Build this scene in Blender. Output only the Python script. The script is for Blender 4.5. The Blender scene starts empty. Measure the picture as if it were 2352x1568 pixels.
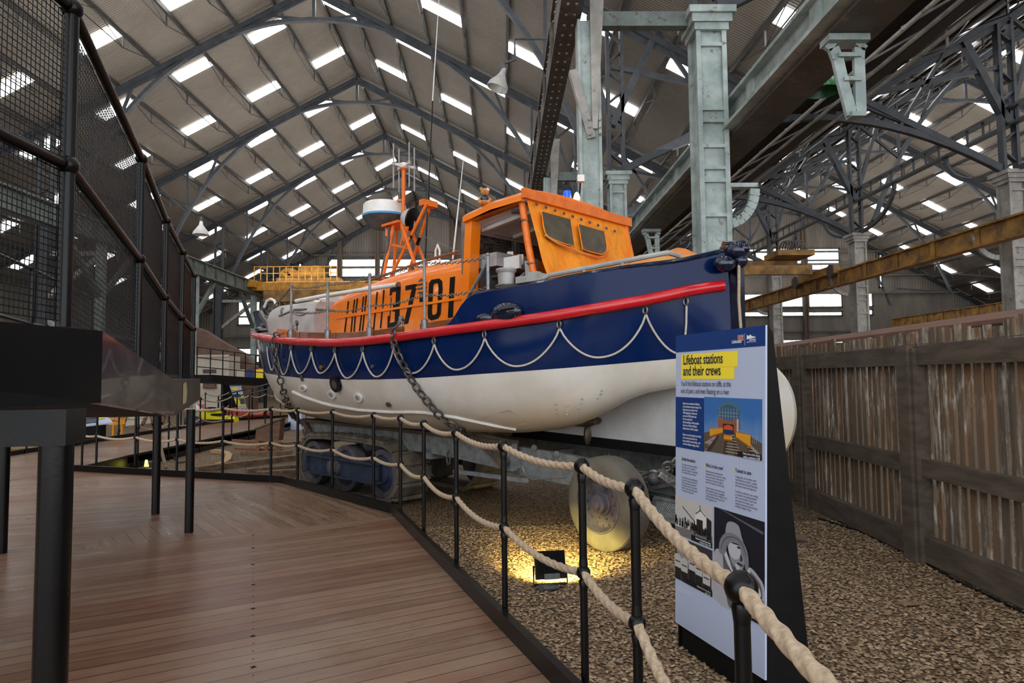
import bpy, math, random
from mathutils import Vector as V, Matrix
random.seed(7)
COL = bpy.context.scene.collection
# ---------------------------------------------------------------- camera
EYE = V((0, 0, 1.85)); F = 1500.0; PW, PH = 2352, 1568
YAW, PITCH, ROLL = 1.0, 3.2, -0.6
RM = (Matrix.Rotation(math.radians(-YAW), 3, 'Z') @ Matrix.Rotation(math.radians(90 + PITCH), 3, 'X')
      @ Matrix.Rotation(math.radians(ROLL), 3, 'Z'))
cd = bpy.data.cameras.new('camera'); cam = bpy.data.objects.new('camera', cd); COL.objects.link(cam)
cd.sensor_width = 36; cd.lens = 36 * F / PW; cd.clip_end = 400; cd.clip_start = .05
cam.matrix_world = Matrix.Translation(EYE) @ RM.to_4x4()
bpy.context.scene.camera = cam

def pl(px, py, p0, n):
    """where the line of sight through a photo point meets a real plane"""
    d = RM @ V(((px - PW / 2) / F, -(py - PH / 2) / F, -1)); n = V(n)
    return EYE + d * ((V(p0) - EYE).dot(n) / d.dot(n))
def at_z(px, py, z): return pl(px, py, (0, 0, z), (0, 0, 1))
def at_y(px, py, y): return pl(px, py, (0, y, 0), (0, 1, 0))
def itp(x, tab):
    if x <= tab[0][0]: return tab[0][1]
    for (a, b), (c, d) in zip(tab, tab[1:]):
        if x <= c:
            f = (x - a) / (c - a); return b + (d - b) * f
    return tab[-1][1]
def sitp(x, tab):                       # smoother table look-up (Catmull-Rom)
    n = len(tab)
    if x <= tab[0][0]: return tab[0][1]
    if x >= tab[-1][0]: return tab[-1][1]
    for i in range(n - 1):
        if x <= tab[i + 1][0]:
            x0, y0 = tab[i]; x1, y1 = tab[i + 1]
            ym, xm = (tab[i - 1][1], tab[i - 1][0]) if i else (y0, x0 - (x1 - x0))
            yp, xp = (tab[i + 2][1], tab[i + 2][0]) if i + 2 < n else (y1, x1 + (x1 - x0))
            m0 = (y1 - ym) / (x1 - xm); m1 = (yp - y0) / (xp - x0); h = x1 - x0; s = (x - x0) / h
            return ((2*s**3-3*s*s+1)*y0 + (s**3-2*s*s+s)*h*m0 + (-2*s**3+3*s*s)*y1 + (s**3-s*s)*h*m1)

# ---------------------------------------------------------------- mesh builder
class MB:
    def __init__(s): s.v = []; s.f = []; s.m = []; s.k = 0
    def add(s, vs, fs):
        o = len(s.v); s.v += [V(p) for p in vs]
        for f in fs: s.f.append([i + o for i in f]); s.m.append(s.k)
    def box(s, c, d, M=None):
        c = V(c); x, y, z = d[0] / 2, d[1] / 2, d[2] / 2
        vs = [V((i * x, j * y, k * z)) for i in (-1, 1) for j in (-1, 1) for k in (-1, 1)]
        if M is not None: vs = [M @ p for p in vs]
        s.add([p + c for p in vs], [(0,1,3,2),(4,6,7,5),(0,4,5,1),(2,3,7,6),(0,2,6,4),(1,5,7,3)])
        return s
    def bar(s, a, b, w, h, up=(0, 0, 1)):
        a = V(a); b = V(b); d = (b - a).normalized(); sd = d.cross(V(up))
        sd = sd.normalized() if sd.length > 1e-5 else d.orthogonal().normalized()
        u = sd.cross(d).normalized()
        vs = []
        for p in (a, b):
            for i, j in ((-1,-1),(1,-1),(1,1),(-1,1)): vs.append(p + sd * (i * w / 2) + u * (j * h / 2))
        s.add(vs, [(0,1,2,3),(7,6,5,4),(0,4,5,1),(1,5,6,2),(2,6,7,3),(3,7,4,0)]); return s
    def tube(s, pts, r, n=8, cap=True, closed=False):
        pts = [V(p) for p in pts]; N = len(pts); rs = r if isinstance(r, (list, tuple)) else [r] * N
        up = None; rings = []
        for i, p in enumerate(pts):
            if closed: d = pts[(i + 1) % N] - pts[i - 1]
            else: d = (pts[min(i + 1, N - 1)] - pts[max(i - 1, 0)])
            d = d.normalized() if d.length > 1e-9 else V((0, 0, 1))
            if up is None: up = d.orthogonal().normalized()
            u = up - d * up.dot(d); up = u.normalized() if u.length > 1e-6 else d.orthogonal().normalized()
            w = d.cross(up)
            rings += [p + (up * math.cos(2*math.pi*j/n) + w * math.sin(2*math.pi*j/n)) * rs[i] for j in range(n)]
        fs = []
        for i in range(N if closed else N - 1):
            a = i * n; b = ((i + 1) % N) * n
            fs += [(a + j, a + (j+1) % n, b + (j+1) % n, b + j) for j in range(n)]
        if cap and not closed: fs += [tuple(range(n))[::-1], tuple((N-1)*n + j for j in range(n))]
        s.add(rings, fs); return s
    def lathe(s, o, ax, prof, n=24, cap=3):
        """prof: (distance along axis, radius)"""
        o = V(o); ax = V(ax).normalized(); u = ax.orthogonal().normalized(); w = ax.cross(u); N = len(prof)
        vs = [o + ax * h + (u * math.cos(2*math.pi*j/n) + w * math.sin(2*math.pi*j/n)) * r for h, r in prof for j in range(n)]
        fs = [(i*n + j, i*n + (j+1) % n, (i+1)*n + (j+1) % n, (i+1)*n + j) for i in range(N - 1) for j in range(n)]
        if cap & 1: fs.append(tuple(range(n))[::-1])
        if cap & 2: fs.append(tuple((N-1)*n + j for j in range(n)))
        s.add(vs, fs); return s
    def sph(s, c, r, n=14, m=9, M=None):
        c = V(c); r = r if isinstance(r, (tuple, list)) else (r, r, r); vs = []
        for i in range(m + 1):
            a = math.pi * i / m
            for j in range(n):
                b = 2 * math.pi * j / n
                p = V((r[0]*math.sin(a)*math.cos(b), r[1]*math.sin(a)*math.sin(b), r[2]*math.cos(a)))
                vs.append(c + (M @ p if M is not None else p))
        s.add(vs, [(i*n+j, (i+1)*n+j, (i+1)*n+(j+1) % n, i*n+(j+1) % n) for i in range(m) for j in range(n)]); return s
    def prism(s, pts, vec):
        pts = [V(p) for p in pts]; vec = V(vec); n = len(pts)
        s.add(pts + [p + vec for p in pts], [tuple(range(n))[::-1], tuple(range(n, 2*n))] + [(i, (i+1) % n, n + (i+1) % n, n + i) for i in range(n)])
        return s
    def poly(s, pts): s.add(pts, [tuple(range(len(pts)))]); return s
    def grid(s, rows, wrap=False):
        n = len(rows[0]); vs = [p for r in rows for p in r]
        s.add(vs, [(i*n+j, i*n+(j+1) % n, (i+1)*n+(j+1) % n, (i+1)*n+j) for i in range(len(rows)-1) for j in range(n if wrap else n-1)])
        return s
    def build(s, name, mats, parent=None, smooth=None, loc=None):
        mats = mats if isinstance(mats, (list, tuple)) else [mats]
        me = bpy.data.meshes.new(name)
        if loc is None:
            xs = [p.x for p in s.v]; ys = [p.y for p in s.v]; zs = [p.z for p in s.v]
            loc = V(((min(xs)+max(xs))/2, (min(ys)+max(ys))/2, min(zs)))
        else: loc = V(loc)
        me.from_pydata([p - loc for p in s.v], [], s.f)
        for m in mats: me.materials.append(m)
        me.polygons.foreach_set('material_index', s.m)
        if smooth:
            me.polygons.foreach_set('use_smooth', [True] * len(s.f)); me.update()
            me.set_sharp_from_angle(angle=math.radians(smooth if smooth is not True else 40))
        me.validate(); me.update()
        o = bpy.data.objects.new(name, me); COL.objects.link(o)
        WP[o.name] = loc
        if parent is not None: o.parent = parent; o.location = loc - WP[parent.name]
        else: o.location = loc
        return o
WP = {}
def tag(o, label, cat, group=None, kind=None):
    if label: o['label'] = label
    if cat: o['category'] = cat
    if group: o['group'] = group
    if kind: o['kind'] = kind
    return o
def thing(name, label, cat, loc, group=None):
    o = bpy.data.objects.new(name, None); COL.objects.link(o); o.location = V(loc); WP[o.name] = V(loc)
    o.empty_display_size = .2
    return tag(o, label, cat, group)
def struct(mb, name, m, smooth=None):
    o = mb.build(name, m, None, smooth); o['kind'] = 'structure'; return o
def copy_tree(o, loc=None, rz=None, parent=None):
    c = o.copy(); COL.objects.link(c)
    if parent: c.parent = parent
    for ch in o.children: copy_tree(ch, parent=c)
    if loc is not None: c.location = V(loc); WP[c.name] = V(loc)
    if rz is not None: c.rotation_euler.z = rz
    return c
def sag(a, b, d, n=12):
    a = V(a); b = V(b); return [a.lerp(b, i/n) - V((0, 0, d * 4 * (i/n) * (1 - i/n))) for i in range(n + 1)]
def oval(ctr, d, side, L, W, n=12):
    return [ctr + d * (L/2 * math.cos(a)) + side * (W/2 * math.sin(a)) for a in [2*math.pi*i/n for i in range(n)]]
def chain(mb, pts, L, r, n=5):
    """oval links laid along a polyline"""
    seg = [0]
    for a, b in zip(pts, pts[1:]): seg.append(seg[-1] + (V(b) - V(a)).length)
    step = L - 2.3 * r; k = 0; s = L/2
    while s < seg[-1]:
        i = max(j for j in range(len(seg)) if seg[j] <= s); i = min(i, len(pts) - 2)
        d = (V(pts[i+1]) - V(pts[i])).normalized(); c = V(pts[i]) + d * (s - seg[i])
        u = d.cross(V((.3, .2, .9))).normalized(); w = d.cross(u)
        q = (u + w).normalized() if k % 2 else (u - w).normalized()
        mb.tube(oval(c, d, q, L - r, L * .62), r, n, closed=True)
        s += step; k += 1
    return mb

# ---------------------------------------------------------------- materials
def c8(r, g, b):
    f = lambda x: (x/255) / 12.92 if x <= 10 else ((x/255 + .055) / 1.055) ** 2.4
    return (f(r), f(g), f(b), 1)
class NT:
    def __init__(s, name):
        s.m = bpy.data.materials.new(name); s.m.use_nodes = True; s.t = s.m.node_tree; s.b = s.t.nodes['Principled BSDF']
    def n(s, ty, **kw):
        x = s.t.nodes.new(ty)
        for k, v in kw.items():
            if k in x.inputs.keys(): x.inputs[k].default_value = v
            else: setattr(x, k, v)
        return x
    def l(s, a, b): s.t.links.new(a, b)
    def pos(s, scale=(1,1,1), rot=(0,0,0), obj=False):
        g = s.n('ShaderNodeTexCoord').outputs['Object'] if obj else s.n('ShaderNodeNewGeometry').outputs['Position']
        if any(rot): r = s.n('ShaderNodeMapping'); r.inputs['Rotation'].default_value = rot; s.l(g, r.inputs['Vector']); g = r.outputs[0]
        mp = s.n('ShaderNodeMapping'); mp.inputs['Scale'].default_value = scale
        s.l(g, mp.inputs['Vector']); return mp.outputs[0]
    def noise(s, vec, scale, detail=4, rough=.6):
        x = s.n('ShaderNodeTexNoise', Scale=scale, Detail=detail, Roughness=rough); s.l(vec, x.inputs['Vector']); return x.outputs['Fac']
    def ramp(s, fac, stops):
        r = s.n('ShaderNodeValToRGB'); e = r.color_ramp.elements
        while len(e) < len(stops): e.new(.5)
        for x, (p, c) in zip(e, stops): x.position = p; x.color = c
        s.l(fac, r.inputs['Fac']); return r.outputs['Color']
    def math(s, op, a, b=None, c=None):
        x = s.n('ShaderNodeMath', operation=op)
        for i, q in enumerate((a, b, c)):
            if q is None: continue
            if isinstance(q, (int, float)): x.inputs[i].default_value = q
            else: s.l(q, x.inputs[i])
        return x.outputs[0]
    def mix(s, fac, a, b, mode='MIX'):
        x = s.n('ShaderNodeMix', data_type='RGBA', blend_type=mode)
        for i, q in ((0, fac), (6, a), (7, b)):
            if hasattr(q, 'links'): s.l(q, x.inputs[i])
            else: x.inputs[i].default_value = q
        return x.outputs[2]
    def bump(s, h, st=.3, dist=.01):
        b = s.n('ShaderNodeBump', Strength=st, Distance=dist); s.l(h, b.inputs['Height']); s.l(b.outputs[0], s.b.inputs['Normal'])
    def set(s, col=None, rough=None, metal=None, spec=None, coat=None):
        for k, q in (('Base Color', col), ('Roughness', rough), ('Metallic', metal), ('Specular IOR Level', spec), ('Coat Weight', coat)):
            if q is None: continue
            if hasattr(q, 'links'): s.l(q, s.b.inputs[k])
            else: s.b.inputs[k].default_value = q
        return s.m
def mat(name, col, rough=.5, metal=0, col2=None, scale=3, lo=.35, hi=.65, bump=0, bscale=30, stretch=(1,1,1), coat=0, spec=.5, dist=.01):
    t = NT(name); p = t.pos(stretch)
    cc = c8(*col)
    if col2: cc = t.ramp(t.noise(p, scale), [(lo, c8(*col)), (hi, c8(*col2))])
    if bump: t.bump(t.noise(p, bscale), bump, dist)
    return t.set(cc, rough, metal, spec, coat)
def emit(name, col, st):
    t = NT(name); t.set(c8(*col), .5); t.b.inputs['Emission Color'].default_value = c8(*col); t.b.inputs['Emission Strength'].default_value = st
    return t.m
m_black = mat('black_paint', (5,5,6), .28, 0, (10,10,10), 6, bump=.05, bscale=60, spec=.28)
m_blacksoft = mat('black_matt', (9,9,9), .6, 0, (17,16,16), 8, spec=.2)
m_rope = None
def mk_rope():
    t = NT('twisted_rope'); p = t.pos((1,1,1)); nz = t.noise(p, 60, 2)
    t.bump(nz, .12, .003); return t.set(t.ramp(nz, [(.3, c8(164,142,118)), (.7, c8(196,174,148))]), .85)
m_rope = mk_rope()
m_navy = mat('navy_gloss', (8,29,72), .13, 0, (11,36,84), 1.2, bump=.02, bscale=6, spec=.22)
m_navyd = mat('navy_dark_gloss', (10,18,38), .15, 0, (24,34,58), 8, coat=.4)
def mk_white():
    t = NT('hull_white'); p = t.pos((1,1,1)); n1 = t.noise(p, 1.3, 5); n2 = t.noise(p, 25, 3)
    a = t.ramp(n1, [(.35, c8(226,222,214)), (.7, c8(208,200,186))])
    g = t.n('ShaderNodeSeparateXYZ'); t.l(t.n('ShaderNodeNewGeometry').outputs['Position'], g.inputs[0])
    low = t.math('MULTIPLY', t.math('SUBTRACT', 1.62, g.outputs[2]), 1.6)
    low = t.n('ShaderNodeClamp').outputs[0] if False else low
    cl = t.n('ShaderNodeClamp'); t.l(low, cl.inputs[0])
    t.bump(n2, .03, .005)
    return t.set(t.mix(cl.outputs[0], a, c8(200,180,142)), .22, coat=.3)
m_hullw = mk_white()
m_red = mat('red_gloss', (206,30,38), .22, 0, (186,22,32), 4, coat=.3)
m_orange = mat('orange_gloss', (250,134,26), .22, 0, (244,122,18), 2.5, coat=.2, bump=.03, bscale=9)
m_orange2 = mat('orange_paint', (240,124,34), .35, 0, (222,104,26), 9)
def mk_canvas():
    t = NT('orange_canvas'); p = t.pos((1,1,1)); n1 = t.noise(p, 3, 5); n2 = t.noise(t.pos((3,3,1.2), (.5,.5,.3)), 1.6, 2)
    t.bump(n2, .35, .1)
    return t.set(t.ramp(n1, [(.3, c8(236,120,8)), (.55, c8(246,150,24)), (.75, c8(205,112,30))]), .6)
m_canvas = mk_canvas()
m_canvas2 = mat('faded_canvas', (232,110,22), .7, 0, (214,160,88), 3, .35, .65, bump=.6, bscale=5, dist=.05)
m_grey = mat('grey_paint', (176,174,170), .4, 0, (150,148,146), 4)
m_greyd = mat('dark_grey_paint', (62,62,64), .45, 0, (84,84,84), 10, bump=.05)
m_endbox = mat('pale_grey_paint', (196,190,186), .4, 0, (178,170,166), 2.5)
m_white = mat('white_paint', (240,239,236), .35, 0, (226,223,218), 5)
m_teak = mat('varnished_wood', (140,82,42), .35, 0, (104,56,26), 3, stretch=(2,2,12), coat=.2)
m_brownwood = mat('brown_ply', (112,72,44), .5, 0, (84,52,32), 4, stretch=(1,1,3))
m_galv = mat('galvanised_steel', (150,154,154), .5, .35, (112,116,116), 9, .35, .68)
m_tube = mat('galvanised_tube', (150,150,152), .4, .6, (118,118,120), 14)
m_chain = mat('chain_steel', (70,66,64), .45, .5, (104,98,94), 20)
m_chaingrey = mat('grey_chain', (140,136,130), .4, .6, (90,88,86), 30)
m_rust = mat('rusty_steel', (72,62,54), .75, .1, (98,80,64), 6)
m_track = mat('track_plate', (122,112,98), .7, .1, (88,80,70), 5, bump=.15, bscale=25)
m_bluewheel = mat('blue_wheel_paint', (30,44,70), .5, 0, (58,64,78), 6)
m_wheelgrey = mat('worn_wheel_paint', (74,72,84), .55, .1, (104,96,98), 7)
m_tyre = mat('tyre_rubber', (104,99,88), .8, 0, (84,80,72), 4, bump=.1, bscale=40)
m_glass = mat('plastic_window', (96,88,74), .25, 0, (74,68,58), 5)
m_chrome = mat('silvered_window', (150,152,154), .2, .7, (60,62,66), 8, .4, .6, stretch=(1,1,14))
m_patina = None
def mk_patina(name, a, b, rust, rs=.66):
    t = NT(name); p = t.pos((1,1,1)); n1 = t.noise(p, 2.2, 6, .65); n2 = t.noise(p, 5, 5, .7)
    base = t.ramp(n1, [(.35, c8(*a)), (.62, c8(*b))]); m = t.ramp(n2, [(rs-.04, (0,0,0,1)), (rs+.04, (1,1,1,1))])
    t.bump(n2, .15, .01)
    return t.set(t.mix(m, base, c8(*rust)), .6)
m_patina = mk_patina('patina_paint', (182,194,190), (138,152,149), (120,110,98), .64)
m_patina2 = mk_patina('dull_patina_paint', (118,130,126), (92,100,96), (86,72,60), .6)
m_girder = mk_patina('riveted_girder_paint', (96,90,82), (74,70,66), (120,112,102), .62)
m_palecol = mk_patina('pale_column_paint', (176,172,166), (140,136,130), (110,98,88), .64)
m_steel = mat('blue_grey_steel', (64,68,74), .55, 0, (48,51,56), 3)
m_steeld = mat('dark_purlin_steel', (44,43,42), .6, 0, (58,55,52), 3)
m_yellow = mat('crane_yellow', (222,164,60), .5, 0, (182,126,48), 3)
m_yellowd = mat('old_crane_yellow', (178,132,62), .6, 0, (116,84,50), 1.8, .38, .62)
def mk_roof(name, k):
    t = NT(name); p = t.pos()
    w = t.n('ShaderNodeTexWave', wave_type='BANDS', bands_direction='Y'); w.inputs['Scale'].default_value = 2.9; w.inputs['Distortion'].default_value = 0
    t.l(p, w.inputs['Vector']); n1 = t.noise(p, .35, 5); n2 = t.noise(t.pos((.4, 3, .4)), 2, 3)
    col = t.mix(t.math('MULTIPLY', n2, .6), t.ramp(n1, [(.3, c8(142,134,124)), (.7, c8(112,102,92))]), c8(150,142,132))
    col = t.mix(.5, col, t.ramp(w.outputs['Fac'], [(0, c8(112,106,100)), (1, c8(255,255,255))]), 'MULTIPLY')
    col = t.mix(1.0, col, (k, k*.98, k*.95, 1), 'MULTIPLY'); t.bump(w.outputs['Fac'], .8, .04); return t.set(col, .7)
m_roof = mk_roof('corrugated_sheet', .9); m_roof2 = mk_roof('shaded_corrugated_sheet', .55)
def mk_clad():
    t = NT('vertical_cladding'); p = t.pos()
    w = t.n('ShaderNodeTexWave', wave_type='BANDS', bands_direction='X'); w.inputs['Scale'].default_value = 1.2
    t.l(p, w.inputs['Vector']); n1 = t.noise(t.pos((1,1,.25)), .8, 5)
    t.bump(w.outputs['Fac'], .8, .05); return t.set(t.ramp(n1, [(.3, c8(118,110,100)), (.7, c8(88,81,74))]), .75)
m_clad = mk_clad()
m_sky = emit('translucent_rooflight', (238,240,242), 9)
def mk_win():
    t = NT('dirty_bright_glazing'); n1 = t.noise(t.pos((1,1,.35)), 2.4, 5, .7)
    col = t.ramp(n1, [(.46, c8(244,247,250)), (.64, c8(178,178,146))])
    t.set(col, .5); t.l(col, t.b.inputs['Emission Color']); t.b.inputs['Emission Strength'].default_value = 1.15; return t.m
m_win = mk_win()
def mk_gravel():
    t = NT('gravel'); p = t.pos(); v1 = t.n('ShaderNodeTexVoronoi', Scale=34); v1.inputs['Randomness'].default_value = 1
    t.l(p, v1.inputs['Vector'])
    sx = t.n('ShaderNodeSeparateColor'); t.l(v1.outputs['Color'], sx.inputs[0])
    col = t.ramp(sx.outputs[0], [(0, c8(112,88,64)), (.3, c8(162,136,106)), (.55, c8(138,110,80)), (.8, c8(188,164,132)), (1, c8(120,102,82))])
    sh = t.ramp(v1.outputs['Distance'], [(.3, c8(255,255,255)), (.85, c8(80,72,66))])
    big = t.ramp(t.noise(p, .8, 4), [(.3, c8(215,205,195)), (.7, c8(255,250,240))])
    col = t.mix(1.0, t.mix(1.0, col, sh, 'MULTIPLY'), big, 'MULTIPLY')
    h = t.math('SUBTRACT', 1.0, v1.outputs['Distance']); t.bump(h, 1.0, .03)
    return t.set(col, .75)
m_gravel = mk_gravel()
def mk_pebble():
    t = NT('pebble_stone'); g = t.n('ShaderNodeNewGeometry')
    return t.set(t.ramp(g.outputs['Random Per Island'], [(0, c8(104,82,60)), (.3, c8(160,134,104)), (.55, c8(130,102,74)), (.8, c8(184,160,130)), (1, c8(116,98,80))]), .7)
m_pebble = mk_pebble()
def mk_deck(name, ang):
    t = NT(name); p = t.pos((1,1,1), (0,0,-ang)); s = t.n('ShaderNodeSeparateXYZ'); t.l(p, s.inputs[0])
    w = .135; y = t.math('DIVIDE', s.outputs[1], w); fl = t.math('FLOOR', y); fr = t.math('FRACT', y)
    wn = t.n('ShaderNodeTexWhiteNoise', noise_dimensions='1D'); t.l(fl, wn.inputs['W'])
    line = t.math('LESS_THAN', t.math('ABSOLUTE', t.math('SUBTRACT', fr, .5)), .468)
    st = t.noise(t.pos((.7, 9, 1), (0,0,-ang)), 2.2, 6, .65)
    big = t.noise(t.pos(), .55, 5, .6)
    base = t.ramp(t.math('ADD', t.math('MULTIPLY', st, .65), t.math('MULTIPLY', wn.outputs[0], .35)),
                  [(.25, c8(84,54,40)), (.42, c8(124,92,72)), (.6, c8(150,122,100)), (.8, c8(102,66,48))])
    red = t.ramp(big, [(.42, c8(142,116,96)), (.62, c8(122,64,38))])
    col = t.mix(.42, base, red); col = t.mix(line, t.mix(.8, col, c8(20,14,10)), col)
    rg = t.ramp(t.math('ADD', t.math('MULTIPLY', big, .5), t.math('MULTIPLY', st, .5)), [(.35, (.2,)*3 + (1,)), (.65, (.5,)*3 + (1,))])
    t.bump(t.math('ADD', t.math('MULTIPLY', line, 1.0), t.math('MULTIPLY', st, .25)), .35, .004)
    return t.set(col, rg, spec=.5)
m_deck1 = mk_deck('deck_boards', math.radians(28)); m_deck2 = mk_deck('deck_boards_turned', math.radians(-53)); m_deck3 = mk_deck('deck_boards_path', math.radians(20))
def mk_fence():
    t = NT('weathered_boards'); p = t.pos((9, 9, .35)); n1 = t.noise(p, 1.0, 3, .5); n2 = t.noise(t.pos((14,14,3)), 1, 5, .7); n3 = t.noise(t.pos((1,1,.7)), 1.2, 3)
    base = t.ramp(n1, [(.3, c8(80,70,58)), (.5, c8(106,92,77)), (.64, c8(124,90,58)), (.75, c8(86,75,64))])
    wm = t.math('MULTIPLY', t.ramp(n2, [(.5, (0,0,0,1)), (.6, (1,1,1,1))]), t.ramp(n3, [(.42, (0,0,0,1)), (.6, (.8,.8,.8,1))]))
    t.bump(n2, .4, .01); return t.set(t.mix(wm, base, c8(176,166,152)), .85)
m_fence = mk_fence()
m_fencebeam = mat('old_timber', (98,86,73), .85, 0, (72,62,52), 2.4, stretch=(3,1,5), bump=.4, bscale=14)
m_timber = mat('dry_timber', (132,108,84), .8, 0, (96,76,58), 3, stretch=(3,1,4), bump=.3)
m_lav = mat('pale_lavender_print', (186,196,222), .4); m_blueprint = mat('blue_print', (14,56,122), .35); m_yelprint = mat('yellow_print', (255,230,62), .4)
m_ink = mat('dark_ink', (24,28,60), .5); m_whiteink = mat('white_ink', (235,238,242), .5); m_offwhite = mat('pale_panel', (206,196,182), .6, 0, (190,178,162), 2)
m_mesh = mat('black_wire', (30,30,31), .4, .3)
# ================================================================ the shed
K = 1.05
def HB(x, y, z): return V((x*K, y*K, 1.85 + (z - 1.85)*K))
XR, ZR, SL, DP = -7.95, 19.05, .536, 1.66        # ridge, ridge height, slope, purlin spacing
YF = [10.6 + 8.5*k for k in range(-2, 7)]         # frames, the last is the gable
MX = 9.4                                          # valley between the two halls
YA, YB = -9.0, 61.6
def mir(x, s): return x if s == 0 else 2*MX - x
def zr(x, s=0): return ZR - SL*abs(mir(x, s) - XR)
# ground
g = MB(); g.grid([[V((x, y, 0)) for x in (-60, -20, 0, 20, 70)] for y in (-12, 5, 20, 40, 66)])
struct(g, 'floor', m_gravel)
# roof slopes
def slope(name, x0, x1, s, mm=None):
    m = MB(); pts = [(mir(x0, s), zr(mir(x0, s), s)), (mir(x1, s), zr(mir(x1, s), s))]
    vs = [HB(x, y, z + .06) for x, z in pts for y in (YA, YB + .3)]
    m.add(vs, [(0, 1, 3, 2)]); return struct(m, name, mm or m_roof)
slope('ceiling', -29, XR, 0); slope('ceiling', XR, 8.65, 0, m_roof2)
slope('ceiling', -29, XR, 1); slope('ceiling', XR, 8.65, 1, m_roof2)
m = MB(); m.add([HB(x, y, 10.28) for x in (8.4, 10.4) for y in (YA, YB + .3)], [(0, 1, 3, 2)]); struct(m, 'ceiling', m_steeld)
# valley gutter beams
for s in (0, 1):
    x = mir(8.65, s); m = MB(); m.bar(HB(x, YA, zr(x, s) - .15), HB(x, YB, zr(x, s) - .15), .35, .5); struct(m, 'trim_%d' % (s + 1), m_steeld)
# rooflights
wn = [0]; proto = {}
def rooflight(c, side, y, s):
    wn[0] += 1
    xa = XR + side*(.06 + DP*c); xb = xa + side*(DP - .1); key = (c, side, s)
    a, b = mir(xa, s), mir(xb, s)
    if key not in proto:
        m = MB(); m.add([HB(a, y, zr(a, s) + .01), HB(b, y, zr(b, s) + .01), HB(b, y + .74, zr(b, s) + .01), HB(a, y + .74, zr(a, s) + .01)], [(0, 1, 2, 3)])
        o = struct(m, 'window_%d' % wn[0], m_sky); proto[key] = (o, y)
    else:
        o0, y0 = proto[key]; o = o0.copy(); COL.objects.link(o); o.name = 'window_%d' % wn[0]; o.location.y += (y - y0) * K
for s in (0, 1):
    for y in YF[:-1]:
        for c in range(12): rooflight(c, -1, y + (5.35 if c % 2 == 0 else 1.1), s)
        for c in range(10): rooflight(c, 1, y + (5.0 if c % 2 else .8), s)
# trussed purlins
def purlin(x, s):
    m = MB(); z = zr(x, s) - .1
    m.bar(HB(x, YA, z), HB(x, YB, z), .1, .16)
    for y in YF[1:-1]:
        a = [HB(x, y + .5, z), HB(x, y + 2.6, z - .55), HB(x, y + 5.9, z - .55), HB(x, y + 8.0, z)]
        m.tube(a, .022, 4)
        for yy in (2.6, 5.9): m.bar(HB(x, y + yy, z), HB(x, y + yy, z - .57), .06, .05, (0, 1, 0))
        m.tube([HB(x, y + 2.6, z - .55), HB(x, y + 4.2, z)], .016, 4); m.tube([HB(x, y + 5.9, z - .55), HB(x, y + 4.2, z)], .016, 4)
    o = m.build('ceiling_beam', m_steeld); tag(o, None, None, kind='structure')
for s in (0, 1):
    for c in range(1, 12): purlin(mir(XR - DP*c, s), s)
    for c in range(0, 10): purlin(mir(XR + DP*c, s), s)
# main frames: rafters, arch rib, king post, struts
ARCH = [(0, -1.62), (1.5, -1.74), (3, -2.1), (4.5, -2.78), (6, -3.75), (7.2, -4.85), (8.4, -6.3), (9.4, -7.9), (10.2, -9.6), (10.6, -10.6)]
def frame(y, s, lab=''):
    f = lambda u, d: HB(mir(XR + u, s), y, ZR + d)
    T = thing('roof_truss', lab, 'truss', f(0, -1.7), ['arched trusses over the boat hall', 'arched trusses over the hall beyond the fence'][s])
    ends = ((-19.5, -1), (16.6, 1))
    for ux, sg in ends:
        d = SL * abs(ux)
        m = MB(); m.bar(f(0, -.28), f(ux, -d - .28), .2, .3, (0, 1, 0)); m.bar(f(0, -.42), f(ux, -d - .42), .26, .05, (0, 1, 0)); m.build('rafter', m_steel, T)
    pts = [(-u, d) for u, d in ARCH[::-1]] + ARCH[1:]
    fine = []
    for i in range(len(pts) - 1):
        for q in range(3):
            t = q / 3; u = pts[i][0] + (pts[i+1][0] - pts[i][0]) * t
            fine.append((u, sitp(abs(u), ARCH)))
    fine.append(pts[-1])
    W3 = [f(u, d) for u, d in fine]
    m = MB()
    for a, b in zip(W3, W3[1:]): m.bar(a, b, .16, .2, (0, 1, 0))
    m.build('arch_rib', m_steel, T); m = MB(); m.bar(f(0, -.2), f(0, -1.6), .14, .14, (0, 1, 0)); m.build('king_post', m_steel, T)
    for sg in (-1, 1):
        for a, b, q in (((2.2, -1.4), (.3, -1.62), .09), ((7.6, -4.3), (8.35, -6.25), .11), ((9.4, -5.3), (9.35, -7.8), .11), ((11.3, -6.2), (9.4, -7.8), .11), ((6.6, -3.9), (10.9, -6.15), .1)):
            m = MB(); m.bar(f(sg*a[0], a[1]), f(sg*b[0], b[1]), q, q, (0, 1, 0)); m.build('strut', m_steel, T)
    m = MB(); m.bar(f(-11.3, -9.0), f(-17.8, -SL*17.5-.2), .12, .14, (0, 1, 0)); m.build('aisle_brace', m_steel, T)
tn = ['against the end wall', 'second from the end wall', 'third from the end wall', 'fourth from the end wall', 'fifth from the end wall', 'sixth from the end wall']
for i, y in enumerate(YF[:2:-1]):
    frame(y, 0, 'dark arched steel truss over the boat hall, ' + tn[i]); frame(y, 1, 'dark arched steel truss over the hall beyond the fence, ' + tn[i])
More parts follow.
